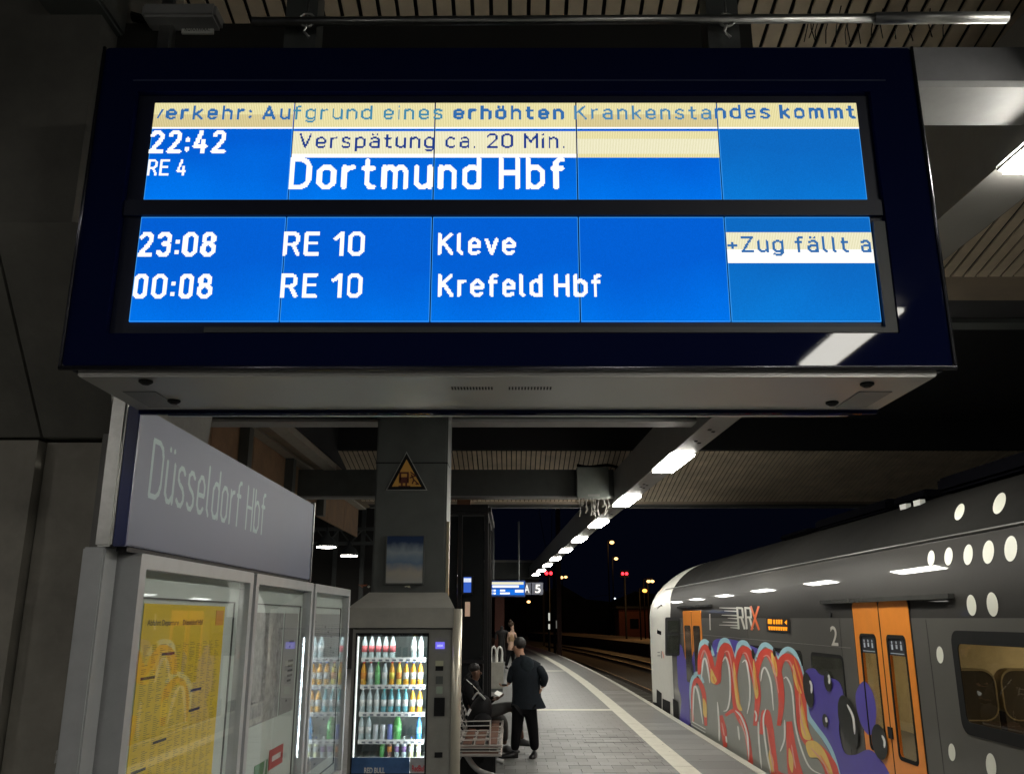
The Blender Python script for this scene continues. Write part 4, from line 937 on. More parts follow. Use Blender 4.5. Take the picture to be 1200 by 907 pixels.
def hand(parent, wrist, d, palmn, m, s_=1.0, curl=.5):
    """palm and five curled fingers as one skinned mesh"""
    w = Vector(wrist); d = Vector(d).normalized(); n = Vector(palmn).normalized(); side = d.cross(n).normalized()
    pts = [(*w, .026*s_, .018*s_), (*(w+d*.045*s_), .036*s_, .015*s_), (*(w+d*.085*s_), .036*s_, .013*s_)]; ed = [(0, 1), (1, 2)]
    for k, (o_, L) in enumerate(((-.030, .07), (-.010, .08), (.010, .075), (.030, .06))):
        b0 = w+d*.085*s_+side*o_*s_; i0 = len(pts)
        a = b0+(d*math.cos(curl*.4)+n*math.sin(curl*.4))*L*.45*s_; c = a+(d*math.cos(curl)+n*math.sin(curl))*L*.35*s_; e = c+(d*math.cos(curl*1.5)+n*math.sin(curl*1.5))*L*.25*s_
        pts += [(*b0, .009*s_), (*a, .009*s_), (*c, .008*s_), (*e, .0065*s_)]; ed += [(2, i0), (i0, i0+1), (i0+1, i0+2), (i0+2, i0+3)]
    i0 = len(pts); b0 = w+d*.03*s_-side*.035*s_; a = b0+(d*.7-side*.7)*.03*s_; c = a+(d*.9-side*.2+n*.3)*.03*s_
    pts += [(*b0, .012*s_), (*a, .010*s_), (*c, .008*s_)]; ed += [(1, i0), (i0, i0+1), (i0+1, i0+2)]
    return skin('hand', pts, ed, m, parent, 1)
SK1 = mat('warm skin', (.42,.23,.15), .5, var=.05); SK2 = mat('brown skin', (.13,.07,.045), .5, var=.05); HR = mat('dark hair', (.012,.010,.009), .5, var=.2, scale=60, bump=.5)
SUIT = mat('dark blue suit cloth', (.012,.016,.021), .85, var=.25, scale=14, bump=.5, spec=.15); TRO = mat('black trousers', (.007,.007,.008), .85, var=.25, scale=14, bump=.4, spec=.12); SHO = mat('black shoe leather', (.008,.008,.008), .3)
def shoe(parent, heel, d, L=.27, m=None):
    h = Vector(heel); d = Vector(d).normalized(); s_ = Vector((-d.y, d.x, 0)); mb = MB()
    prof = [(-.02, .035, .085), (.05, .042, .10), (.12, .044, .075), (.20, .046, .055), (L-.02, .036, .04), (L, .015, .025)]
    vs = []
    for t, w, z in prof:
        c = h+d*t
        vs += [c-s_*w+Vector((0,0,.0)), c-s_*w*.95+Vector((0,0,z*.55)), c-s_*w*.45+Vector((0,0,z)), c+s_*w*.45+Vector((0,0,z)), c+s_*w*.95+Vector((0,0,z*.55)), c+s_*w]
    fs = []
    for i in range(len(prof)-1):
        for k in range(6): fs.append((i*6+k, i*6+(k+1) % 6, (i+1)*6+(k+1) % 6, (i+1)*6+k))
    fs += [tuple(range(6)), tuple(range(6*(len(prof)-1), 6*len(prof)))]
    mb.add([Vector((v.x, v.y, v.z+.002)) for v in vs], fs); return mb.build('shoe', m or SHO, parent, True)

# --- standing man, seen from behind, turned to the left over his phone
MY = 13.75
def G(px, py, dy=0): return P(px, py, Y=MY+dy)
m1 = thing('person', 'standing man in dark suit jacket bent over a phone, beside the bench', 'person', (G(615, 888).x, MY, 0))
ft_l = G(603, 884); ft_r = G(627, 887)
hipL = G(608, 830, .0); hipR = G(621, 830, .0); pelv = G(614.5, 826)
kneeL = G(605.5, 855, -.03); kneeR = G(625, 857, .02); ankL = Vector((ft_l.x, MY+.02, .10)); ankR = Vector((ft_r.x, MY+.05, .10))
waist = G(615, 812); chest = G(616, 790, .0); upch = G(615, 777, .02); neck = G(611, 769, .03); jaw = G(608, 763, .05); skull = G(607, 757.5, .05); crown = G(606.5, 753, .05)
shL = G(602, 778, .06); elL = G(598.5, 793, .0); wrL = G(596, 802, .05)
shR = G(629, 779, -.02); elR = G(639, 794, -.06); wrR = G(635, 806, .0)
pts = [(*pelv, .13,.11), (*waist, .12,.10), (*chest, .14,.11), (*upch, .09,.07), (*neck, .052), (*jaw, .072,.078), (*skull, .088,.098), (*crown, .060),
       (*(shL+Vector((.03,0,-.03))), .045), (*elL, .045), (*wrL, .03), (*(shR+Vector((-.03,0,-.03))), .045), (*elR, .045), (*wrR, .03),
       (*hipL, .095), (*kneeL, .062), (*ankL, .042), (*hipR, .095), (*kneeR, .062), (*ankR, .042)]
ed = [(0,1),(1,2),(2,3),(3,4),(4,5),(5,6),(6,7),(3,8),(8,9),(9,10),(3,11),(11,12),(12,13),(0,14),(14,15),(15,16),(0,17),(17,18),(18,19)]
bake(skin('body', pts, ed, SK1, m1))
mb = MB(); n = 22; vs = []
JR = [(767, 611, 5.0, .075), (770, 612, 6.5, .085), (773.5, 614.5, 13.0, .105), (777, 616, 17.2, .125), (784, 616.5, 17.6, .14), (792, 616.5, 17.2, .145), (800, 616.5, 16.4, .14), (808, 616.5, 16.0, .135), (816, 617, 17.0, .145), (823, 617.8, 18.2, .155), (829, 618.4, 19.2, .16)]
for k_, (py, cx, hw, dep) in enumerate(JR):
    c = G(cx, py); r_ = G(cx+hw, py).x-c.x; c = c+Vector((0, .045*max(0, (790-py)/20), 0))
    for k in range(n):
        a = 2*math.pi*k/n; w_ = .010*math.sin(5*a+k_)*(k_/10)+.006*math.sin(9*a-k_*1.7); rr_ = 1+w_/.2+(.12*(k_-8)/2 if (k_ > 8 and math.cos(a) > .75) else 0)
        vs.append(c+Vector((r_*math.cos(a)*rr_, dep*math.sin(a)*rr_, (.012*math.sin(2*a+1) if k_ == 10 else 0))))
mb.add(vs, [(i_*n+k, i_*n+(k+1) % n, (i_+1)*n+(k+1) % n, (i_+1)*n+k) for i_ in range(len(JR)-1) for k in range(n)]); mb.build('jacket', SUIT, m1, True)
bake(skin('sleeve', [(*G(603.8, 779.5, .03), .086), (*(shL*.4+elL*.6), .066), (*elL, .064), (*(wrL*.85+elL*.15), .047)], [(0,1),(1,2),(2,3)], SUIT, m1))
bake(skin('sleeve', [(*G(629, 780, -.01), .092), (*(shR*.4+elR*.6), .072), (*elR, .070), (*(wrR*.85+elR*.15), .052)], [(0,1),(1,2),(2,3)], SUIT, m1))
hood = MB(); ell(hood, G(617.5, 781, -.055), (.115, .085, .150), 16, 10); hood.build('hood', mat('grey blue hood', (.020,.027,.033), .9, var=.3, scale=20, bump=.5, spec=.1), m1, True)
tr = [(*G(614.5, 824), .15,.12), (*hipL, .115), (*kneeL, .085), (*Vector((ankL.x, ankL.y, .09)), .07), (*hipR, .115), (*kneeR, .085), (*Vector((ankR.x, ankR.y, .09)), .07)]
bake(skin('trousers', tr, [(0,1),(1,2),(2,3),(0,4),(4,5),(5,6)], TRO, m1))
shoe(m1, (ankL.x+.03, ankL.y, 0), (-1, -.1, 0)); shoe(m1, (ankR.x, ankR.y+.06, 0), (-.25, -1, 0), .24)
mb = MB(); sk = (skull+crown)/2+Vector((.030, -.014, .024)); ell(mb, sk, (.096, .104, .094), 16, 10); mb.build('hair', HR, m1, True)
mb = MB(); ell(mb, G(604.3, 758.5, -.0)+Vector((.0, -.075, 0)), (.012, .02, .03), 8, 6); ell(mb, jaw+Vector((-.088, .03, .035)), (.022, .016, .022), 8, 6); mb.build('ear', SK1, m1, True)
bake(hand(m1, wrL, (-.85, -.1, -.15), (.1, 0, 1), SK1, 1.05, .9)); bake(hand(m1, wrR, (-.5, .2, -.8), (-1, 0, 0), SK1, 1.0, .5))
a = G(590.5, 802, .03); tag(MB().bbox(a.x-.03, a.x+.045, a.y-.08, a.y-.01, a.z-.01, a.z+.012, .004).build('mobile_phone', M['black']), 'black mobile phone held by the standing man in the suit', 'phone')

# --- seated man on the bench
BY = 14.1
def B(px, py, dy=0): return P(px, py, Y=BY+dy)
m2 = thing('person', 'seated man in dark jacket and grey trousers, legs crossed, on the wire bench', 'person', (-.5, BY, .45))
pel = Vector((-.56, BY+.1, .58)); ch2 = B(550, 818, .1); up = B(552, 803, .1); nk = B(556, 796, .1); jw = B(558.5, 793, .08); skl = B(557, 786, .08); crn = B(556.5, 781.5, .08)
hpl = pel+Vector((.05, -.12, -.01)); hpr = pel+Vector((.05, .12, -.01)); knl = B(603, 826, .0); anl = B(612, 866, -.02); knr = B(590, 842, .25); anr = Vector((knr.x+.02, knr.y, .1))
sl_ = B(548, 808, -.12); el_ = B(556, 830, -.15); wl_ = B(576, 820, -.1); sr_ = B(558, 808, .32); er_ = B(566, 826, .3); wr_ = B(580, 817, .1)
pts = [(*pel, .13), (*ch2, .12), (*up, .11), (*nk, .05), (*jw, .062), (*skl, .082,.088), (*crn, .05), (*sl_, .06), (*el_, .045), (*wl_, .03), (*sr_, .06), (*er_, .045), (*wr_, .03),
       (*hpl, .09), (*knl, .06), (*anl, .04), (*hpr, .09), (*knr, .06), (*anr, .04)]
ed = [(0,1),(1,2),(2,3),(3,4),(4,5),(5,6),(2,7),(7,8),(8,9),(2,10),(10,11),(11,12),(0,13),(13,14),(14,15),(0,16),(16,17),(17,18)]
bake(skin('body', pts, ed, SK2, m2))
bake(skin('jacket', [(*(pel+Vector((0,0,.05))), .16), (*ch2, .165,.15), (*up, .15,.13), (*nk, .075), (*sl_, .085), (*el_, .068), (*wl_, .045), (*sr_, .085), (*er_, .068), (*wr_, .045)], [(0,1),(1,2),(2,3),(2,4),(4,5),(5,6),(2,7),(7,8),(8,9)], mat('black jacket', (.007,.007,.008), .8, var=.3, scale=14, bump=.4, spec=.12), m2))
bake(skin('trousers', [(*pel, .15), (*hpl, .12), (*knl, .088), (*(knl*.2+anl*.8), .058), (*hpr, .12), (*knr, .088), (*(knr*.12+anr*.88), .06)], [(0,1),(1,2),(2,3),(0,4),(4,5),(5,6)], mat('grey trouser cloth', (.07,.07,.067), .85, var=.25, scale=12, bump=.4), m2))
mb = MB(); ell(mb, (skl+crn)/2+Vector((-.015, 0, .02)), (.090, .088, .075), 14, 8); mb.build('hair', HR, m2, True)
mb = MB(); ell(mb, skl+Vector((.01, -.088, -.02)), (.02, .01, .03), 8, 6); ell(mb, skl+Vector((.088, 0, -.03)), (.018, .012, .02), 8, 6); mb.build('ear', SK2, m2, True)
bake(hand(m2, wl_, (.9, .1, .1), (0, 0, 1), SK2, 1, .9)); bake(hand(m2, wr_, (.9, -.4, .1), (0, 0, 1), SK2, 1, .9))
mb = MB(); mb.tube(catmull([tuple(B(546.5, 796, -.06)), tuple(B(552, 801, -.09)), tuple(B(560, 809, -.09)), tuple(B(563, 815, -.1))], 6), .007, 6); mb.build('collar_piping', M['white'], m2)
shoe(m2, (anl.x-.02, anl.y, anl.z-.09), (.9, -.3, -.0), .22, mat('grey trainer', (.10,.10,.10), .5)); shoe(m2, (anr.x, anr.y, 0), (1, -.2, 0), .24, mat('grey trainer', 0))
a = B(584, 813, .0); o = MB().bbox(-.035, .035, -.07, .07, -.005, .005, .003).build('mobile_phone', emit('phone screen glow', (.75,.72,.62), .9)); o.location = a+Vector((.0, 0, .01)); o.rotation_euler = (.3, -.7, .5); tag(o, 'mobile phone with glowing screen held by the seated man', 'phone')
# backpack in front
bp = thing('backpack', 'black backpack with pale straps leaning on the wire bench seat', 'backpack', (-.42, 13.3, .47))
mb = MB(); q = P(562, 838, Y=13.3); ell(mb, q, (.17, .15, .29), 16, 10, Matrix.Rotation(.3, 3, 'Y')); mb.build('sack', mat('black nylon', (.005,.005,.006), .6, var=.3, scale=12, bump=.6, spec=.2), bp, True)
mb = MB(); ell(mb, q+Vector((.05, -.14, -.08)), (.14, .08, .13), 14, 8); mb.build('pocket', mat('black nylon', 0), bp, True)
mb = MB(); mb.tube(catmull([tuple(q+Vector((-.1, -.1, .23))), tuple(q+Vector((-.02, -.13, .32))), tuple(q+Vector((.08, -.1, .23)))], 6), .014, 8); mb.tube(catmull([tuple(q+Vector((-.13,-.13,.10))), tuple(q+Vector((-.17,-.17,.02)))], 4), .02, 6); mb.build('handle', mat('pale webbing', (.45,.45,.45), .6), bp)

# --- woman walking far off
FYW = 35.5
def Wm(px, py, dy=0): return P(px, py, Y=FYW+dy)
m3 = thing('person', 'woman in tan top and black trousers walking away down the platform', 'person', (Wm(598, 783).x, FYW, 0))
wsc = 1.0
hp = Wm(599, 757); c3 = Wm(599.5, 745); n3 = Wm(600.5, 737); h3 = Wm(599.5, 732)
kL = Wm(595.5, 769, -.1); aL = Wm(593, 780.5, -.2); kR = Wm(601, 768, .2); aR = Wm(601.5, 779, .4)
pts = [(*hp, .14,.12), (*c3, .13,.11), (*n3, .055), (*h3, .10), (*(h3+Vector((0,0,.08))), .07), (*Wm(596, 742), .055), (*Wm(595, 751), .04), (*Wm(598, 757), .03), (*Wm(603.5, 742), .055), (*Wm(606, 750), .04), (*Wm(609, 748), .03), (*kL, .07), (*aL, .045), (*kR, .07), (*aR, .045)]
bake(skin('body', pts, [(0,1),(1,2),(2,3),(3,4),(1,5),(5,6),(6,7),(1,8),(8,9),(9,10),(0,11),(11,12),(0,13),(13,14)], mat('light skin', (.55,.36,.26), .5), m3, 1))
bake(skin('top', [(*Wm(599, 755), .15), (*Wm(599.5, 747), .15), (*Wm(600, 741), .13)], [(0,1),(1,2)], mat('tan cloth', (.34,.22,.12), .8), m3, 1))
bake(skin('trousers', [(*hp, .16), (*kL, .085), (*aL, .06), (*kR, .085), (*aR, .06)], [(0,1),(1,2),(0,3),(3,4)], TRO, m3, 1))
mb = MB(); ell(mb, h3+Vector((-.03, -.03, .04)), (.12, .12, .12), 12, 8); ell(mb, h3+Vector((-.05, -.1, .16)), (.06, .06, .05), 8, 6); mb.build('hair', mat('brown hair', (.06,.035,.02), .6), m3, True)
shoe(m3, (aL.x, aL.y, max(0, aL.z-.09)), (.3, -1, 0), .24); shoe(m3, (aR.x, aR.y, max(0, aR.z-.09)), (.3, 1, 0), .24)
mb = MB(); mb.tube(catmull([tuple(Wm(601.5, 741)), tuple(Wm(606, 749, -.1)), tuple(Wm(611, 754, -.1))], 5), .05, 8); tag(mb.build('shoulder_bag', mat('brown bag', (.10,.06,.04), .6), None, True), 'brown bag slung over the arm of the far walking woman', 'bag')
# --- dark figure by the far pillar
m4 = thing('person', 'dark clothed figure standing by the far reddish pillar', 'person', (P(588, 760, Y=41).x, 41, 0))
def D(px, py, dy=0): return P(px, py, Y=41+dy)
hb = D(588, 749)
pts = [(*Vector((hb.x, 41, .95)), .17,.13), (*Vector((hb.x, 41, 1.3)), .18,.14), (*Vector((hb.x, 41, 1.5)), .06), (*Vector((hb.x, 41, 1.66)), .10), (hb.x-.12, 41, .5, .08), (hb.x-.13, 41, .08, .06), (hb.x+.12, 41, .5, .08), (hb.x+.15, 41, .08, .06), (hb.x-.25, 41, 1.4, .07), (hb.x-.3, 41, 1.05, .05), (hb.x+.25, 41, 1.4, .07), (hb.x+.3, 40.9, 1.05, .05)]
bake(skin('body', pts, [(0,1),(1,2),(2,3),(0,4),(4,5),(0,6),(6,7),(1,8),(8,9),(1,10),(10,11)], mat('dark clothing', (.015,.013,.013), .8), m4, 1))

# ================================================================== TRAIN
TX = 3.5; ZC = 2.0; RC = 1.0; A1 = math.radians(42); R2c = 2.2
gx, gz = TX+RC*(1-math.cos(A1)), ZC+RC*math.sin(A1)
def prof_x(z):
    if z <= .0: return TX+(.0 if z > -.35 else (-.35-z)*.25)
    if z <= ZC: return TX
    if z <= gz: a = math.asin((z-ZC)/RC); return TX+RC*(1-math.cos(a))
    s = (z-gz)/R2c+math.sin(A1); s = min(s, .9995); a = math.asin(s); return gx+R2c*(math.cos(A1)-math.cos(a))
def on_train(px, py, off=0.0):
    d = ray(px, py); lo, hi = 3.0/d.x, 5.1/d.x
    f = lambda t: d.x*t-prof_x(CH+d.z*t)
    prev = lo
    for k in range(1, 61):
        t = lo+(hi-lo)*k/60
        if f(t) > 0: break
        prev = t
    a, b = prev, t
    for _ in range(40):
        m_ = (a+b)/2
        if f(m_) > 0: b = m_
        else: a = m_
    p = d*b; p = Vector((p.x, p.y, CH+p.z)); return p+surf_n(p.z)*off
def surf_n(z):
    if z <= ZC: return Vector((-1, 0, 0))
    if z <= gz: a = math.asin((z-ZC)/RC)
    else: a = math.asin(min((z-gz)/R2c+math.sin(A1), .9995))
    return Vector((-math.cos(a), 0, math.sin(a)))
tn = thing('passenger_train', 'dark grey electric train with orange doors, white dots and graffiti', 'train', (4.95, 10, -.76))
NY = 21.75      # where the nose begins
# window openings (Y0,Y1,z0,z1)
def yz(px, py): p = on_train(px, py); return p.y, p.z
W1 = (5.05, yz(1121, 760)[0], 1.20, yz(1125, 748)[1])
dy0, dy1 = yz(1069, 750)[0], yz(1003, 750)[0]; dzt = 2.155; dmid = (dy0+dy1)/2
LW = (dmid+.13, dy1-.13); RW = (dy0+.13, dmid-.13)   # left leaf window is the far one
holes = [W1, (LW[0], LW[1], .78, 1.84), (RW[0], RW[1], .78, 1.84)]
Yb = sorted(set([-12, -8, -4, 0, 3, 12, 14, 16, 18, NY]+[h[0] for h in holes]+[h[1] for h in holes]))
Zb = [-.62, -.35, 0]+[h[2] for h in holes]+[h[3] for h in holes]+[ZC]
Zb += [ZC+RC*math.sin(A1*k/10) for k in range(1, 11)]
def roofz(n=9):
    out = []
    for k in range(1, n+1):
        a = A1+(math.radians(78.8)-A1)*k/n; out.append(gz+R2c*(math.sin(a)-math.sin(A1)))
    return out
Zb = sorted(set(round(z, 5) for z in Zb)); Zr = [gz]+roofz()
def build_side(zs, m, name, holes):
    mb = MB(); idx = {}
    vs = []; fs = []
    for i, y in enumerate(Yb):
        for j, z in enumerate(zs): idx[i, j] = len(vs); vs.append((prof_x(z), y, z))
    for i in range(len(Yb)-1):
        for j in range(len(zs)-1):
            yc = (Yb[i]+Yb[i+1])/2; zc = (zs[j]+zs[j+1])/2
            if any(h[0] < yc < h[1] and h[2] < zc < h[3] for h in holes): continue
            fs.append((idx[i, j], idx[i+1, j], idx[i+1, j+1], idx[i, j+1]))
    mb.add(vs, fs); o = mb.build(name, m, tn, True); return o
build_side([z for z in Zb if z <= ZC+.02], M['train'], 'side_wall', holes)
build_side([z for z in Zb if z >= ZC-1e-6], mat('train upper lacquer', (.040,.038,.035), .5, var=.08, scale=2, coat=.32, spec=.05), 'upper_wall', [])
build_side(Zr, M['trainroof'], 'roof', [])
# far half of the body (mirror), simple
mb = MB(); zs = Zb+Zr[1:]; vs = []; fs = []
for y in (-12, NY):
    for z in zs: vs.append((2*4.95-prof_x(z), y, z))
n = len(zs); fs = [(k, k+1, n+k+1, n+k) for k in range(n-1)]; mb.add(vs, fs)
zt_ = Zr[-1]; xt = prof_x(zt_); mb.quad((xt, -12, zt_), (9.9-xt, -12, zt_), (9.9-xt, NY, zt_), (xt, NY, zt_)); mb.quad((TX+.07, -12, -.62), (6.33, -12, -.62), (6.33, NY, -.62), (TX+.07, NY, -.62))
mb.build('far_side', M['trainroof'], tn, True)
# nose: rings shrinking towards the front
rings = []
RY = [0, .35, .75, 1.05, 1.3]; 
half = [(prof_x(z)-4.95, z) for z in zs]
prof_full = half+[(-x, z) for x, z in reversed(half)]
mbw = MB(); mbg = MB()
def ringpts(t):
    y = NY+t; w = 1-.035*(t/1.3)**3; out = []
    for x, z in prof_full:
        zz = z
        k = max(0, (z-1.6))/1.8                      # the front leans back: higher points end earlier
        yy = NY+t*(1-.12*k**4)
        out.append((4.95+x*w*(1-.025*(t/1.3)**2*k), yy, zz-.005*k*t))
    return out
rr = [ringpts(t) for t in RY]; n = len(prof_full)
vs = [p for r in rr for p in r]; fs = [(i*n+k, i*n+(k+1) % n, (i+1)*n+(k+1) % n, (i+1)*n+k) for i in range(len(RY)-1) for k in range(n)]
mb = MB(); mb.add(vs, fs); mb.add(rr[-1], [tuple(range(n))]); mb.build('nose', M['trainwhite'], tn, True)
MB().box(3.9, 6.0, NY+1.25, NY+1.9, -.55, -.1).build('coupler_cover', M['black'], tn)
# white band reaching back over the side, shown as a slightly proud skin
mb = MB(); e0 = NY-2.05; vs = []; fs = []
for y in (0, 1):
    for z in zs:
        nrm = surf_n(z); lean = 1.75*max(0, (z-2.2)); yy = (min(e0+lean, NY-.02) if y == 0 else NY+.02); vs.append(Vector((prof_x(z), yy, z))+nrm*.006)
n = len(zs); fs = [(k, k+1, n+k+1, n+k) for k in range(n-1)]; mb.add(vs, fs); mb.build('white_end_panel', M['trainwhite'], tn, True)
SEAM = mat('body seam', (.02,.02,.018), .6)
for y in (7.55, 9.55, 13.3, 17.0): MB().box(TX-.0015, TX+.01, y-.004, y+.004, -.55, 1.99).build('seam_and_glint', SEAM, tn)
MB().box(TX-.0015, TX+.01, -12, NY-2.1, .0, .008).build('seam_and_glint', SEAM, tn)
MB().box(TX-.0018, TX+.01, 9.3, NY-2.3, 1.70, 1.7045).build('seam_and_glint', mat('reflection line', (.2,.2,.18), .3), tn)  # pale strip, a painted reflection along the side
# gutter line and door bars
mb = MB(); mb.tube([(gx-.012, -12, gz+.005), (gx-.012, NY-.2, gz+.005)], .012, 6); mb.build('gutter', mat('pale gutter edge', (.16,.16,.15), .3, .5), tn)
MB().box(gx-.012, gx+.02, -12, NY-.2, gz-.035, gz-.01).build('gutter_shade_strip', M['black'], tn)  # solid black strip, shade under the gutter put in as colour
ya, za = yz(1118, 698); yb_, zb_ = yz(966, 703)
MB().box(prof_x(za)-.05, prof_x(za)+.01, ya, yb_, za-.02, za+.02).build('door_rain_bar', mat('dark bar', (.06,.06,.055), .25), tn)
ya, za = yz(835, 707); yb_, zb_ = yz(797, 707)
MB().box(TX-.03, TX+.05, ya, yb_, 2.2, 2.235).build('door_rain_bar', mat('dark bar', 0), tn)
# near double door
def door(y0, y1, zt, holes_, nm, fw=.028):
    d = []
    mid = (y0+y1)/2
    for k, (a, b, hw) in enumerate(((mid+.012, y1, holes_[0]), (y0, mid-.012, holes_[1]))):
        mb = MB(); out = rrect(a, b, .03, zt, .05); inn = rrect(hw[0], hw[1], hw[2], hw[3], .05)
        ring(mb, out, inn, lambda y, z: (TX+.03, y, z), lambda y, z: (TX-.007, y, z)); o = mb.build('door_leaf', M['orange'], tn)
        mb = MB(); ring(mb, rrect(hw[0]-.012, hw[1]+.012, hw[2]-.012, hw[3]+.012, .055), rrect(hw[0]+.022, hw[1]-.022, hw[2]+.022, hw[3]-.022, .035), lambda y, z: (TX-.004, y, z), lambda y, z: (TX-.0095, y, z)); mb.build('window_seal', M['rubber'], o)
        MB().box(TX+.004, TX+.008, hw[0], hw[1], hw[2], hw[3]).build('pane', M['tglass'], o)
        mb = MB(); mb.box(TX-.004, TX+.003, hw[0]+.005, hw[1]-.005, hw[3]-.17, hw[3]-.005); mb.build('sticker_band', mat('dark sticker', (.012,.015,.022), .4, var=0), o)
        mb = MB(); w = hw[1]-hw[0]
        for j in range(3):
            yc = hw[0]+w*(.25+.25*j); zc = hw[3]-.085
            ell(mb, (TX-.006, yc, zc+.03), (.001, .014, .014), 8, 4); mb.box(TX-.0065, TX-.005, yc-.018, yc+.018, zc-.035+.01*(j % 2), zc+.012)
        mb.box(TX-.0065, TX-.005, hw[0]+.05, hw[1]-.05, hw[3]-.155, hw[3]-.148); mb.build('pictograms', mat('pale sticker print', (.55,.62,.68), .5, var=0), o)
        d.append(o)
    MB().box(TX-.006, TX+.03, mid-.0115, mid+.0115, .03, zt-.01).build('door_gap_rubber', M['rubber'], tn)
    mb = MB(); ring(mb, rrect(y0-.02, y1+.02, .01, zt+.02, .06), rrect(y0-.004, y1+.004, .026, zt+.004, .052), lambda y, z: (TX+.02, y, z), lambda y, z: (TX-.004, y, z)); mb.build('door_frame', M['rubber'], tn)
    return d
door(dy0, dy1, dzt, (holes[1], holes[2]), 'near')
q = on_train(1047, 870); MB().box(TX-.02, TX-.008, dmid-.05, dmid+.04, .93, 1.03).build('door_handle', M['black'], tn)
# far door (Y from pixels 801..822)
f0, f1 = yz(822.5, 740)[0], yz(801.5, 740)[0]; fm = (f0+f1)/2
for a, b in ((fm+.012, f1), (f0, fm-.012)):
    MB().prism([(TX-.007, y, z) for y, z in rrect(a, b, .03, 2.14, .06)], (.02, 0, 0)).build('door_leaf', M['orange'], tn)
    MB().prism([(TX-.012, y, z) for y, z in rrect(a+.12, b-.12, .78, 1.86, .06)], (.004, 0, 0)).build('door_window', mat('mirror dark glass', (.25,.22,.18), .08, .8, var=.3, scale=4), tn)
MB().box(TX-.009, TX+.0, fm-.012, fm+.012, .03, 2.12).build('door_gap_rubber', M['rubber'], tn)
# cab side window, black cab window
def tpoly(name, pts, m, off=.004, thick=.003, parent=tn):
    ps = [on_train(x, y, off) for x, y in pts]; mb = MB(); mb.add(ps, [tuple(range(len(ps)))]); return mb.build(name, m, parent)
tpoly('cab_window', [(771, 712), (775, 708.5), (776.5, 709), (775.5, 744), (770.5, 742)], M['dglass'], .012)
tpoly('cab_side_window', rrect(780, 797, 723, 768, 2), M['rubber'], .010); tpoly('cab_side_pane', rrect(783, 796, 727, 741, 1.2), mat('cab pane', (.05,.055,.045), .05, var=0), .013); tpoly('cab_side_pane', rrect(783, 796, 744, 765, 1.2), mat('cab pane', 0), .013)
# mid windows, dark glass with black surround
def win(px0, px1, z0=1.15, z1=1.62):
    y1 = yz(px0, 790)[0]; y0 = yz(px1, 790)[0]
    MB().prism([(TX-.003, y, z) for y, z in rrect(y0, y1, z0, z1, .08)], (.002, 0, 0)).build('window_surround', M['rubber'], tn)
    MB().prism([(TX-.0042, y, z) for y, z in rrect(y0+.04, y1-.04, z0+.04, z1-.04, .05)], (.001, 0, 0)).build('window_pane', mat('dim window glass', (.055,.055,.045), .04, var=.1), tn)
win(952, 990); win(905, 942); win(866, 893); win(838, 855)
# large near window
mb = MB(); fwd = .075
ring(mb, rrect(W1[0]-.1, W1[1]+.06, W1[2]-.06, W1[3]+.06, .1), rrect(W1[0]+.01, W1[1]-.03, W1[2]+.03, W1[3]-.04, .05), lambda y, z: (TX+.0, y, z), lambda y, z: (TX-.006, y, z)); mb.build('window_surround', M['rubber'], tn)
MB().box(TX+.004, TX+.008, W1[0], W1[1], W1[2], W1[3]).build('window_pane', M['tglass'], tn)
# interior behind it
INT = mat('interior panel', (.60,.52,.36), .6); 
MB().box(TX+.03, 6.3, 4.2, 15.0, .25, .28).build('interior_floor', mat('interior floor', (.12,.11,.10), .5), tn)
MB().box(6.2, 6.25, 4.2, 15.0, .28, 2.05).build('interior_wall', INT, tn)
MB().box(TX+.10, 6.2, 4.2, 15.0, 2.05, 2.08).build('interior_ceiling', INT, tn)
MB().box(TX+.03, 6.2, 7.66, 7.69, .28, 2.05).build('interior_partition', INT, tn)
MB().box(TX+.03, 6.2, 4.1, 4.13, .28, 2.05).build('interior_partition', INT, tn)
MB().box(4.75, 5.15, 4.3, 7.5, 2.03, 2.045).build('interior_light', emit('carriage light warm', (1, .80, .48), 9.0), tn)
MB().box(TX+.03, 6.2, 14.9, 14.95, .28, 2.05).build('interior_partition', INT, tn)
MB().box(4.75, 5.15, 7.8, 14.4, 2.03, 2.045).build('interior_light', emit('carriage light warm', 0), tn)
mb = MB(); mb.tube([(TX+.4, 8.3, .28), (TX+.4, 8.3, 2.05)], .02, 8); mb.tube([(TX+.4, 8.62, .28), (TX+.4, 8.62, 2.05)], .02, 8); mb.tube([(TX+.4, 8.3, 1.2), (TX+.4, 8.62, 1.2)], .015, 8); mb.build('grab_pole', mat('yellow pole', (.7,.5,.15), .3), tn)
mb = MB(); mb.tube([(TX+.75, 7.0, .9), (TX+.75, 7.0, 2.04)], .02, 8); mb.build('grab_pole', mat('dark pole', (.12,.1,.07), .4), tn)
SEAT = mat('seat fabric dark', (.045,.035,.028), .7, var=.3, scale=10); SHL = mat('seat shell', (.30,.25,.16), .4)
for (x, y, w_) in ((TX+.245, 7.45, .185), (TX+.71, 7.45, .225), (TX+.30, 5.6, .22), (TX+.80, 5.6, .22), (TX+1.9, 7.4, .22), (TX+2.35, 7.4, .22)):
    o = MB().prism([(u, y-.05, v) for u, v in rrect(x-w_, x+w_, .62, 1.59, .10)], (0, .1, 0)).build('seat_back', SEAT, tn)
    mb = MB(); ring(mb, rrect(x-w_-.008, x+w_+.008, 1.2, 1.602, .11), rrect(x-w_+.003, x+w_-.003, 1.21, 1.585, .10), lambda u, v: (u, y+.06, v), lambda u, v: (u, y-.055, v)); mb.build('headrest_shell', SHL, o)
    mb = MB(); mb.bbox(x-w_, x+w_, y-.5, y-.06, .60, .70, .03); mb.build('seat_cushion', SEAT, o)
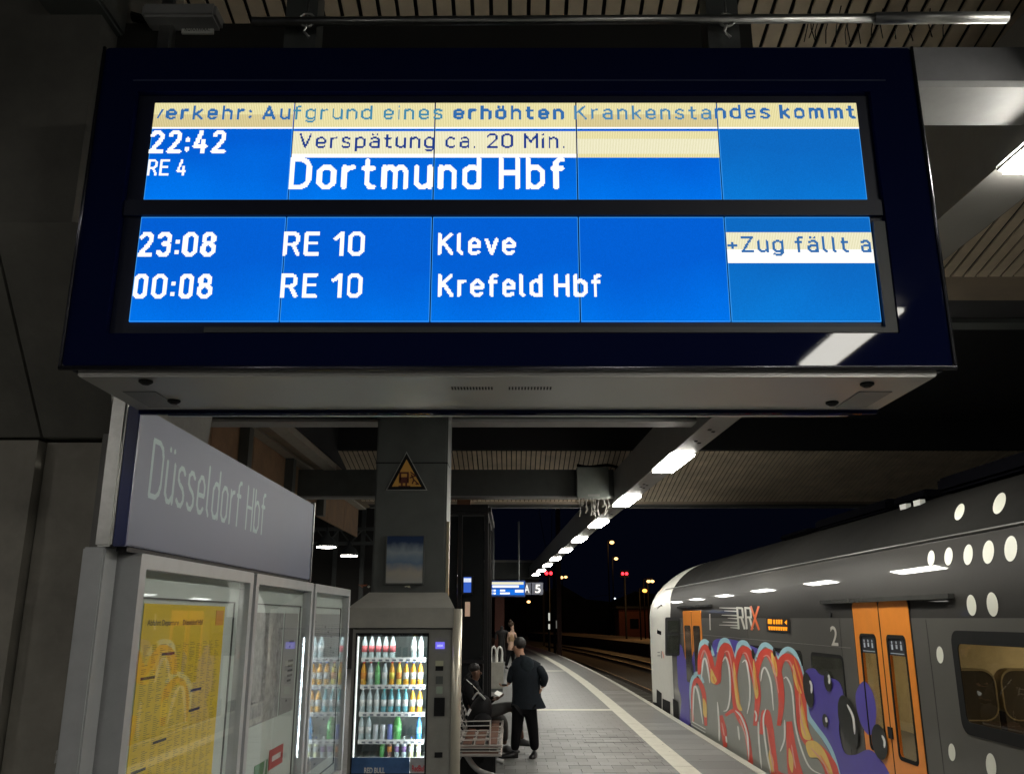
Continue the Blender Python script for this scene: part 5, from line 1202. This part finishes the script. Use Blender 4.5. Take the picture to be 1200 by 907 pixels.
pl = skin('seat_passenger', [(TX+.62, 7.15, .78, .14), (TX+.62, 7.22, 1.0, .15), (TX+.62, 7.22, 1.12, .06), (TX+.62, 7.2, 1.22, .09)], [(0,1),(1,2),(2,3)], mat('passenger clothing', (.05,.045,.04), .8), None); bake(pl); pl.name = 'person'; tag(pl, 'dim seated passenger behind the large train window', 'person')
# LED destination display, RRX logo, figure 2
def trect(name, x0, x1, y0, y1, m, off, parent=tn, r=1): return tpoly(name, rrect(x0, x1, y0, y1, r), m, off, parent=parent)
led = tpoly('led_display', [(898, 722), (926, 724), (927, 742), (899, 740)], M['black'], .006)
AM = emit('amber led', (1.0, .33, .02), 1.4)
tpoly('led_text', [(900.5, 725), (905.5, 725.4), (905.5, 731), (900.5, 730.7)], AM, .009, parent=led)
for x in (907, 910, 912.7, 915.5): tpoly('led_text', [(x, 725.6), (x+2, 725.8), (x+2, 731.2), (x, 731)], AM, .009, parent=led)
tpoly('led_text', [(920, 729), (923, 726), (923, 732)], AM, .009, parent=led)
for k in range(8): x = 901.5+k*2.8; tpoly('led_text', [(x, 733.8+k*.12), (x+2.1, 734+k*.12), (x+2.1, 738+k*.12), (x, 737.8+k*.12)], AM, .009, parent=led)
tpoly('led_text', [(900.8, 733.4), (923.5, 734.4), (923.5, 736.2), (900.8, 735.2)], emit('amber led dim', (1, .25, .01), .9), .008, parent=led)
LG = mat('logo pale', (.66,.65,.58), .35, var=0); LO = mat('logo orange', (.80,.17,.05), .35, var=0)
def tribbon(mb, pts, w, off, m=None, smooth=True):
    """paint stroke laid on the train side; pts in photo coordinates, w in the same unit"""
    ps = catmull(pts, 7) if smooth and len(pts) > 2 else catmull(pts, 8)
    ws = w if isinstance(w, (list, tuple)) else None; L = []
    for i, p in enumerate(ps):
        a = ps[max(i-1, 0)]; b = ps[min(i+1, len(ps)-1)]; dx, dy = b[0]-a[0], b[1]-a[1]; l = math.hypot(dx, dy) or 1
        t = i/(len(ps)-1)
        ww = (ws[min(int(t*(len(ws)-1)), len(ws)-1)]*(1-(t*(len(ws)-1)) % 1)+ws[min(int(t*(len(ws)-1))+1, len(ws)-1)]*((t*(len(ws)-1)) % 1)) if ws else w
        ww *= (.35+.65*min(1, 5*t, 5*(1-t)+.0)) if not ws else 1
        nx, ny = -dy/l*ww/2, dx/l*ww/2; ro = off+(i % 6)*.00007+(len(mb.v) % 5)*.00003; L.append((on_train(p[0]+nx, p[1]+ny, ro), on_train(p[0]-nx, p[1]-ny, ro)))
    vs = [q for pr_ in L for q in pr_]; mb.add(vs, [(2*i, 2*i+1, 2*i+3, 2*i+2) for i in range(len(L)-1)], m)
def tlet(mb, segs, w, off):
    for s_ in segs: tribbon(mb, s_, [w, w], off, smooth=False)
mb = MB()
for ox in (0, 9.5):
    tlet(mb, [[(864+ox, 711), (866+ox, 737)], [(864+ox, 712), (870+ox, 712.5)], [(870+ox, 712), (871+ox, 722)], [(865+ox, 723), (872+ox, 723)], [(869+ox, 723), (873+ox, 737)]], 2.2, .004)
for k, (x0, y) in enumerate(((843, 712), (849, 715.5), (846, 720.5), (853, 724), (847, 728.5), (843, 732), (856, 735))): tribbon(mb, [(x0, y), (865, y+.6)], [.5, 1.8], .004, smooth=False)
mb.build('logo_letter', LG, tn)
mb = MB(); tlet(mb, [[(880, 710), (890, 738)], [(889.5, 710), (881, 738)]], 2.4, .005); mb.build('logo_letter', LO, tn)
mb = MB(); tlet(mb, [[(771, 764), (774, 764)], [(771, 768), (774.5, 768)], [(775.5, 762.5), (776, 771)]], .9, .011); mb.build('small_logo', mat('small grey print', (.12,.11,.11), .5, var=0), tn)
mb = MB(); tlet(mb, [[(777, 763), (778.5, 771)]], .8, .011); mb.build('small_logo', LO, tn)
p2a = on_train(975, 754, .004); mb = MB(); h2 = yz(976, 733)[1]-yz(976, 755)[1]; y2 = yz(974, 745)[0]; y2b = yz(982, 745)[0]
add_text(mb, '2', lambda u, v: (TX-.004, y2+u*(y2b-y2), yz(978, 756)[1]+v*h2), None, .01); mb.build('class_number', LG, tn)
mb = MB(); tlet(mb, [[(832, 719), (832.5, 738)]], 1.2, .004); mb.build('vertical_mark', LG, tn)
p_ = on_train(974, 720, .0); mb = MB(); mb.lathe([(.02, 0), (.02, .01)], (0, 0, 0), 10); 
MB().prism([(TX-.012, p_.y+.03*math.cos(a*.6), p_.z+.03*math.sin(a*.6)) for a in range(10)], (.01, 0, 0)).build('call_button', M['black'], tn)
# dots
for x, y, a_, b_, t_ in ((1124.7, 600, 5.2, 9.7, .28), (1171.5, 590, 6.8, 12.5, .28), (1091.6, 654, 4.1, 9, .05), (1112, 652, 4.8, 10.5, .06), (1135, 650, 5.4, 12, .07), (1158.7, 647, 6.6, 13.7, .07), (1185, 643, 7.5, 15, .05),
                         (1139, 709, 5.5, 12.3, -.1), (1163.5, 708, 6.6, 14.2, -.1), (1102, 767, 4.1, 10, -.08), (1116, 881, 4.1, 10.3, -.08), (1162, 897, 6, 15, -.1)):
    ps = [(x+a_*math.cos(k*math.pi/12)-b_*math.sin(k*math.pi/12)*t_, y+b_*math.sin(k*math.pi/12)) for k in range(24)]
    mb = MB(); mb.add([on_train(u, v, .0035) for u, v in ps]+[on_train(x, y, .0035)], [(k, (k+1) % 24, 24) for k in range(24)]); mb.build('dot', M['cream'], tn)
# low black equipment by the nose bottom
for pts in ([(770, 807), (776, 812), (776, 842), (770, 837)], [(777, 818), (786, 822), (786, 850), (777, 842)], [(789, 818), (795, 822), (797, 862), (790, 850)], [(766, 822), (770, 823), (770, 838), (766, 832)]): tpoly('skirt_opening', pts, M['rubber'], .012)
# roof equipment
for (y0, y1, z0, z1, x0) in ((7.3, 9.2, 3.28, 3.44, 4.55), (9.5, 10.3, 3.27, 3.38, 4.55), (10.6, 13.2, 3.28, 3.42, 4.6), (3.0, 7.0, 3.28, 3.50, 4.55), (13.6, 15.0, 3.28, 3.36, 4.6)):
    mb = MB(); mb.bbox(x0, 5.6, y0, y1, z0, z1, .03); mb.build('roof_equipment', mat('black roof gear', (.003,.003,.004), 1, spec=0), tn)  # near black without gloss
for y in (9.55, 9.9): MB().box(4.48, 4.54, y-.08, y+.08, 3.20, 3.26).build('roof_bracket', M['white'], tn)
# ---- graffiti
def paint(name, c, r=.35): return mat('paint '+name, c, r, var=.06, scale=8)
GP = paint('purple', (.105,.08,.43)); GG = paint('grey', (.30,.31,.28)); GR = paint('red', (.80,.085,.055)); GC = paint('pale blue', (.42,.70,.80)); GY = paint('yellow', (.90,.62,.16)); GO = paint('orange', (.90,.34,.07)); GW = paint('white', (.88,.88,.84)); GB = paint('black', (.016,.018,.016))
def fill(pts, m, off, n=7):
    ps = catmull(pts, n, True); v3 = [on_train(x, y, off) for x, y in ps]
    from mathutils.geometry import tessellate_polygon
    return v3, [tuple(t) for t in tessellate_polygon([[Vector((x, y, 0)) for x, y in ps]])]
def gfill(shapes, m, off, n=7):
    for s_ in shapes:
        mb = MB(); v, f = fill(s_, m, off, n); mb.add(v, f); mb.build('graffiti', m, tn)
O = .009
# purple grounds
gfill([[(941, 800), (946, 785), (955, 783), (962, 790), (972, 793), (985, 800), (990, 822), (984, 850), (990, 880), (1003, 884), (1020, 878), (1036, 893), (1046, 912), (1050, 925), (985, 925), (972, 905), (962, 870), (950, 855), (944, 830)],
       [(1010, 800), (1016, 799), (1024, 812), (1028, 832), (1026, 852), (1020, 861), (1011, 850), (1005, 830), (1004, 812)],
       [(794, 760), (799, 756), (803, 770), (808, 780), (812, 800), (812, 840), (803, 852), (797, 845), (799, 820), (795, 800)],
       [(812, 768), (820, 762), (830, 768), (835, 800), (825, 850), (812, 855), (808, 820)],
       [(836, 752), (850, 748), (870, 752), (890, 760), (905, 762), (915, 768), (910, 790), (850, 790), (838, 775)]], GP, O)
# grey fill silhouette
gfill([[(811, 850), (811, 812), (815, 794), (819, 790), (822, 765), (826, 752), (832, 756), (839, 770), (844, 752), (852, 750), (860, 765), (866, 755), (874, 754), (884, 768), (893, 757), (904, 758), (914, 772), (922, 763), (932, 764), (942, 785), (946, 812), (950, 840), (962, 862), (975, 885), (985, 912), (982, 930), (905, 935), (870, 905), (835, 868)]], GG, O+.0015)
GK = [0]
def gr(pts, w, off, m):
    GK[0] += 1; off += (GK[0] % 7)*.00009
    mb = MB(); tribbon(mb, pts, w, off); mb.build('graffiti', m, tn)
# pale blue outer rims
for s_ in ([(820, 775), (822, 757), (826, 751), (832, 756), (837, 768)], [(842, 764), (846, 752), (852, 750), (856, 757), (862, 772)], [(863, 770), (867, 755), (874, 753), (880, 762), (887, 774)], [(888, 770), (893, 758), (899, 755), (907, 762), (914, 775)], [(914, 772), (918, 764), (925, 760), (933, 766), (940, 782)], [(940, 780), (945, 808), (947, 835), (956, 850), (968, 866), (978, 885), (987, 915)], [(811, 830), (811, 806), (815, 791), (820, 790), (825, 800)]):
    gr(s_, [3, 5.5, 5, 3], O+.0030, GC)
# red bodies
for s_, w in (([(820, 790), (822, 768), (827, 758), (832, 768), (836, 790), (841, 797), (843, 780), (848, 760), (854, 760), (860, 785), (864, 830), (872, 850)], [4, 8, 8, 8, 12, 12, 9, 10, 12, 11, 9, 6]),
              ([(862, 800), (865, 775), (870, 762), (877, 764), (884, 785), (889, 815), (886, 850)], [5, 7, 10, 12, 12, 9, 6]),
              ([(887, 800), (890, 778), (896, 765), (905, 768), (913, 790), (917, 820), (914, 850)], [5, 8, 11, 13, 12, 9, 6]),
              ([(913, 800), (916, 776), (924, 770), (933, 780), (939, 810), (942, 850), (950, 870), (962, 880), (975, 900), (980, 930)], [5, 9, 12, 14, 16, 16, 14, 16, 20, 20]),
              ([(813, 845), (812, 815), (816, 797), (821, 800), (826, 815), (828, 850)], [3, 4, 6, 7, 6, 4]),
              ([(845, 838), (849, 855), (851, 875)], [7, 9, 5]), ([(851, 838), (863, 832), (872, 845), (878, 870), (882, 905)], [4, 6, 7, 7, 7]),
              ([(893, 860), (898, 835), (903, 850), (907, 880), (912, 925)], [5, 12, 10, 9, 10]),
              ([(926, 845), (928, 870), (932, 900), (940, 930)], [8, 13, 20, 26]), ([(905, 900), (918, 912), (940, 915)], [8, 16, 22])): gr(s_, [q*.80 for q in w], O+.0045, GR)
# yellow / orange flames
gfill([[(834, 783), (838, 790), (841, 797), (838, 801), (834, 797)], [(861, 775), (865, 800), (868, 822), (871, 832), (865, 828), (861, 800)], [(884, 772), (887, 790), (890, 812), (887, 818), (884, 800)], [(905, 764), (911, 776), (912, 792), (907, 786)], [(931, 778), (937, 800), (941, 812), (936, 808), (931, 792)], [(941, 822), (945, 845), (952, 865), (943, 864), (939, 845)],
       [(946, 870), (957, 868), (968, 880), (976, 900), (980, 918), (970, 900), (960, 888), (950, 886)], [(825, 818), (829, 826), (829, 840), (825, 836)], [(903, 878), (908, 892), (907, 905), (902, 894)], [(926, 876), (931, 890), (930, 905), (926, 895)]], GY, O+.0061)
for s_ in ([(836, 792), (839, 800)], [(863, 790), (868, 825)], [(886, 780), (888, 808)], [(908, 770), (911, 788)], [(934, 790), (943, 832), (947, 850)], [(963, 884), (974, 903)], [(932, 770), (941, 800), (944, 812)]): gr(s_, 1.8, O+.0073, GO)
GPK = paint('pink', (.86,.42,.36))
for s_ in ([(822, 772), (826, 762), (830, 770), (834, 786)], [(850, 764), (855, 764), (859, 782), (862, 806)], [(871, 766), (876, 766), (882, 784), (886, 806)], [(896, 769), (902, 769), (909, 786), (914, 812)], [(921, 774), (927, 775), (933, 790)],
           [(847, 846), (850, 862)], [(868, 842), (875, 862), (879, 884)], [(900, 852), (904, 878), (909, 905)], [(929, 872), (934, 900)], [(952, 876), (966, 892), (975, 912)], [(938, 812), (940, 840), (946, 862)]): gr(s_, 1.5, O+.0079, GPK)
# white inner lines
for s_ in ([(823, 797), (825, 775), (828, 772), (831, 785), (833, 800)], [(848, 775), (852, 770), (856, 785), (857, 812), (854, 830), (849, 833)], [(871, 776), (876, 775), (880, 800), (880, 820), (877, 836)], [(893, 798), (895, 785), (899, 783), (905, 800), (908, 832)], [(920, 795), (924, 794), (930, 810), (934, 850), (942, 880), (952, 900), (968, 908)],
           [(813, 846), (814, 812), (816, 804), (820, 815), (825, 848)], [(842, 822), (844, 850), (844, 868)], [(863, 832), (870, 840), (877, 860), (879, 890)], [(866, 850), (868, 867)], [(886, 832), (888, 838), (887, 845)], [(899, 830), (896, 845), (900, 880), (905, 905)], [(921, 843), (921, 865), (916, 880)], [(852, 862), (853, 870)], [(890, 845), (891, 870), (894, 900)]): gr(s_, 2.1, O+.0088, GW)
for s_ in ([(812, 845), (828, 854)], [(811, 848), (828, 858)]): gr(s_, [1.2, 1.2], O+.0088, GW)
# black blobs and shines
def oval(cx, cy, a, b, t=-.12): return [(cx+a*math.cos(k*math.pi/5)-b*math.sin(k*math.pi/5)*math.sin(t), cy+b*math.sin(k*math.pi/5)) for k in range(10)]
gfill([oval(949, 808, 5.5, 21, -.15), oval(996, 846, 10.5, 32, -.2), oval(1033, 869, 9, 21, -.15), oval(972, 798, 4.5, 12, -.1), oval(969, 844, 3.4, 8, -.1), oval(833, 757, 1.6, 5), oval(884, 766, 1.8, 6), oval(909, 764, 1.6, 5), oval(812, 782, 1.6, 9)], GB, O+.0101, 4)
for s_ in ([(951, 797), (953, 803), (953, 812)], [(995, 825), (1002, 840), (1004, 860)], [(1036, 861), (1039, 868), (1039, 876)], [(973, 790), (974, 795), (974, 801)], [(970, 840), (971, 846)]): gr(s_, 2.6, O+.0113, GW)

# ================================================================== JUNCTION BOX on the cross beam
jb = thing('junction_box', 'grey square junction box with loose wires hanging under it on the beam', 'junction box', (1.2, 16.8, 4.4))
a = P(675.5, 547, Y=16.8); c = P(714, 583, Y=16.8)
MB().bbox(a.x, c.x, 16.8, 17.0, c.z, a.z, .01).build('box', mat('box grey', (.20,.22,.20), .5), jb)
q0 = P(689, 579, Y=16.79); q1 = P(703, 581.5, Y=16.79); MB().box(q0.x, q1.x, 16.785, 16.798, q1.z, q0.z).build('plate', mat('box plate', (.3,.3,.28), .5), jb)
mb = MB()
for k in range(16):
    q = P(678+k*2.2, 583, Y=16.9); dx = random.uniform(-.08, .08); L = random.uniform(.1, .38)
    mb.tube(catmull([tuple(q), tuple(q+Vector((dx, 0, -L*.5))), tuple(q+Vector((dx*.3, 0, -L))), tuple(q+Vector((dx*1.5, 0, -L*.7)))], 4), .007, 5)
mb.build('wires', mat('pale wire sheath', (.22,.21,.18), .5), jb)
mb = MB(); q = P(676, 546, Y=16.95); mb.tube(catmull([tuple(P(676, 545, Y=16.9)), tuple(P(690, 547, Y=16.9)), tuple(P(712, 545, Y=16.9)), tuple(P(728, 549, Y=16.9))], 6), .03, 6); mb.build('cable', M['rubber'], jb)

# ================================================================== LEFT HANGING LAMPS of the other platform side
for k, Yp_ in enumerate((28, 32, 24, 20, 16, 12, 8, 4, 0, -4, -8)):
    Yl = Yp_; q = Vector((-5.95, Yl, 4.2))
    t = thing('pendant_lamp', ['left of the two round hanging lamps seen beyond the station sign', 'right of the two round hanging lamps, beside the dark column'][k] if k < 2 else 'round hanging lamp of the left row %s' % ['','','just hidden behind the station sign','behind the middle of the station sign','behind the near end of the station sign','behind the upper part of the concrete pier','behind the concrete pier, level with the vending machine','behind the pier, level with the display cases','level with the viewpoint, beyond the pier','four metres behind the viewpoint','eight metres behind the viewpoint'][k], 'lamp', (q.x, Yl, q.z), 'round lamps hanging over the left platform side')
    MB().lathe([(.30, -.02), (.30, 0)], (q.x, Yl, q.z), 18).build('diffuser', emit('pendant glow', (1, .96, .88), 55), t, True)
    MB().lathe([(.33, -.01), (.34, .04), (.25, .22), (.10, .34), (.05, .5)], (q.x, Yl, q.z+.01), 18).build('shade', M['steel_d'], t, True)
    MB().tube([(q.x, Yl, q.z+.4), (q.x, Yl, q.z+2.6)], .02, 6).build('cable', M['black'], t)
tb = thing('roof_truss', 'dark horizontal truss carrying the round lamps at the left', 'truss', (-6, 30, 4.7))
for z in (4.75, 5.3): MB().box(-9, -4.2, 33.9, 34.1, z, z+.12).build('chord', M['steel_d'], tb)
for k in range(6): x = -9+k*.9; mb = MB(); mb.tube([(x, 34, 4.8), (x+.45, 34, 5.35), (x+.9, 34, 4.8)], .04, 6); mb.build('brace', M['steel_d'], tb)
hd = thing('partition_wall', 'dark tall partition wall with posts behind the round hanging lamps', 'wall', (-8, 37, 0))
MB().box(-14, -3.2, 37.0, 37.1, 0, 7.0).build('board', mat('dark partition', (.03,.028,.025), .8, var=.3), hd)
for k in range(7): MB().box(-11+k*1.15, -10.82+k*1.15, 36.9, 36.99, 0, 7.0).build('post', M['steel_d'], hd)

# ================================================================== YARD: lamps, signals, masts
OR = emit('sodium glow', (1.0, .36, .06), 4); OW = emit('warm glow', (1.0, .52, .17), 4); RED = emit('signal red', (1.0, .02, .03), 7); WG = emit('cool far glow', (.8,.9,1), 3)
def yard_lamp(px, py, Y, m, label, r=.3, light=0):
    q = P(px, py, Y=Y); t = thing('yard_lamp', label, 'lamp post', (q.x, Y, -1), 'lamp posts in the rail yard')
    mb = MB(); mb.tube([(q.x-.5, Y+.1, -1), (q.x-.5, Y+.1, q.z+.2)], .07, 6); mb.tube([(q.x-.5, Y+.1, q.z+.2), (q.x, Y, q.z+.32)], .05, 6); mb.build('mast', mat('black mast', (.004,.0035,.003), 1, spec=0), t)  # mast is near black without gloss
    mb = MB(); ell(mb, q, (r*.78, r*.78, r*.55), 10, 6); mb.build('globe', m, t, True)
    if light:
        l = bpy.data.lights.new('yard_light', 'POINT'); l.energy = light; l.color = (1, .55, .2); l.shadow_soft_size = .4; o = bpy.data.objects.new('yard_light', l); COL.objects.link(o); o.parent = t; o.location = (0, -1.0, q.z+1-.6)
yard_lamp(717, 635.5, 110, OW, 'upper one of two warm lamps right of the light row', .38, 500)
yard_lamp(722, 654.5, 120, OW, 'lower one of two warm lamps right of the light row', .35, 400)
yard_lamp(658, 676.5, 130, OW, 'left head of the double orange lamp beside the red signal', .35); yard_lamp(663, 676, 130, OW, 'right head of the double orange lamp beside the red signal', .30)
yard_lamp(619.5, 705, 150, OW, 'low yellow lamp under the platform number sign', .4)
yard_lamp(760, 681, 90, OW, 'left head of the twin lamps above the train nose', .26); yard_lamp(764.5, 681, 90, OW, 'right head of the twin lamps above the train nose', .26, 400); yard_lamp(755.5, 692, 85, OR, 'orange lamp just left of the train nose', .3, 300)
yard_lamp(720.5, 701, 160, WG, 'small white far light left of the train', .22)
for k, (px, py, Y) in enumerate(((643, 671.5, 80), (732, 672, 90))):
    q = P(px, py, Y=Y); t = thing('rail_signal', ['red twin light signal next to the last ceiling light', 'red twin light signal left of the train nose'][k], 'signal', (q.x, Y, -1), 'red railway signals')
    MB().box(q.x-.45, q.x+.45, Y+.1, Y+.3, q.z-.35, q.z+.35).build('board', M['black'], t); MB().tube([(q.x, Y+.2, -1), (q.x, Y+.2, q.z-.36)], .1, 6).build('mast', M['black'], t)
    for s in (-.2, .2): mb = MB(); ell(mb, (q.x+s, Y, q.z), (.15, .06, .15), 8, 6); mb.build('lamp', RED, t, True)
def mast(px, y_t, y_b, Y, label, col, w=.12):
    a = P(px, y_t, Y=Y); c = P(px, y_b, Y=Y); mb = MB(); mb.box(a.x-w, a.x+w, Y, Y+2*w, -1, a.z); return tag(mb.build('catenary_mast', mat('mast '+label[:6], col, .7)), label, 'mast', 'overhead line masts')
mast(653.5, 585, 700, 60, 'rust brown overhead line mast rising above the light row', (.12,.055,.035), .15)
mast(649, 640, 750, 75, 'thin dark mast behind the red signal', (.04,.035,.03))
mast(637, 690, 720, 100, 'thin dark mast under the platform number', (.03,.03,.03))
mb = MB()
for a, c, Y in (((630, 590), (640, 645), 62), ((647, 590), (646, 650), 62), ((690, 700), (760, 690), 100)):
    mb.tube([P(*a, Y=Y), P(*c, Y=Y)], .02, 5)
stuff(tag(mb.build('overhead_wires', M['black']), 'thin dark overhead wires crossing the night sky', 'wires'))
# trackside marker posts
for k, (px, y0, y1) in enumerate(((643.5, 719, 727), (643.5, 730.5, 737))):
    pass
mk = thing('marker_post', 'thin trackside post with two white lit segments', 'post', (P(643.5, 745, Y=62).x, 62, -.9))
for y0, y1 in ((718, 727), (731, 737)): a = P(642.6, y0, Y=62); c = P(644.6, y1, Y=62); MB().box(a.x, c.x, 62, 62.08, c.z, a.z).build('segment', mat('marker white', (.8,.8,.75), .5, emis=(.8,.8,.7), estr=.7), mk)
a = P(643.6, 745, Y=62.05); MB().tube([(a.x, 62.15, -1), (a.x, 62.15, 3)], .05, 6).build('pole', M['black'], mk)
a = P(651.5, 727, Y=62); c = P(655, 736, Y=62); sp_ = thing('track_sign', 'small pale square sign beside the trackside post', 'sign', (a.x, 62, -.9))
MB().box(a.x, c.x, 62, 62.05, c.z, a.z).build('plate', mat('track sign plate', (.5,.48,.42), .5, emis=(.5,.48,.42), estr=.25), sp_); MB().tube([((a.x+c.x)/2, 62.1, -1), ((a.x+c.x)/2, 62.1, c.z)], .05, 6).build('pole', M['black'], sp_)
# long low building and bushes behind
bdg = thing('rail_shed', 'dim shed with red-lit wall colour left of the train nose', 'building', (24, 125, -1))
MB().box(15, 27, 125, 130, -1, 3.3).build('wall', mat('red lit shed wall', (.12,.035,.025), .9, var=.3), bdg); MB().box(14.6, 27.4, 124.6, 130.4, 3.31, 3.6).build('roof', M['roofd'], bdg)  # red light on the wall is put into its colour
for k in range(4): MB().box(16.5+k*2.6, 17.7+k*2.6, 124.93, 124.99, .6, 1.9).build('window', M['dglass'], bdg)
hill = MB(); random.seed(3); pts = []
for k in range(61):
    x = -120+k*5; pts.append((x, 180, 3+4*abs(math.sin(k*.9))*random.uniform(.4, 1)+2*random.random()))
for i in range(60): hill.quad((pts[i][0], 180, -1), (pts[i+1][0], 180, -1), pts[i+1], pts[i]); hill.quad(pts[i], pts[i+1], (pts[i+1][0], 200, pts[i+1][2]*.9), (pts[i][0], 200, pts[i][2]*.9))
stuff(hill.build('far_treeline', mat('night trees', (.012,.014,.009), .95, var=.6, scale=.5)))
for o in bpy.data.objects:
    if '_w' in o.keys(): del o['_w']
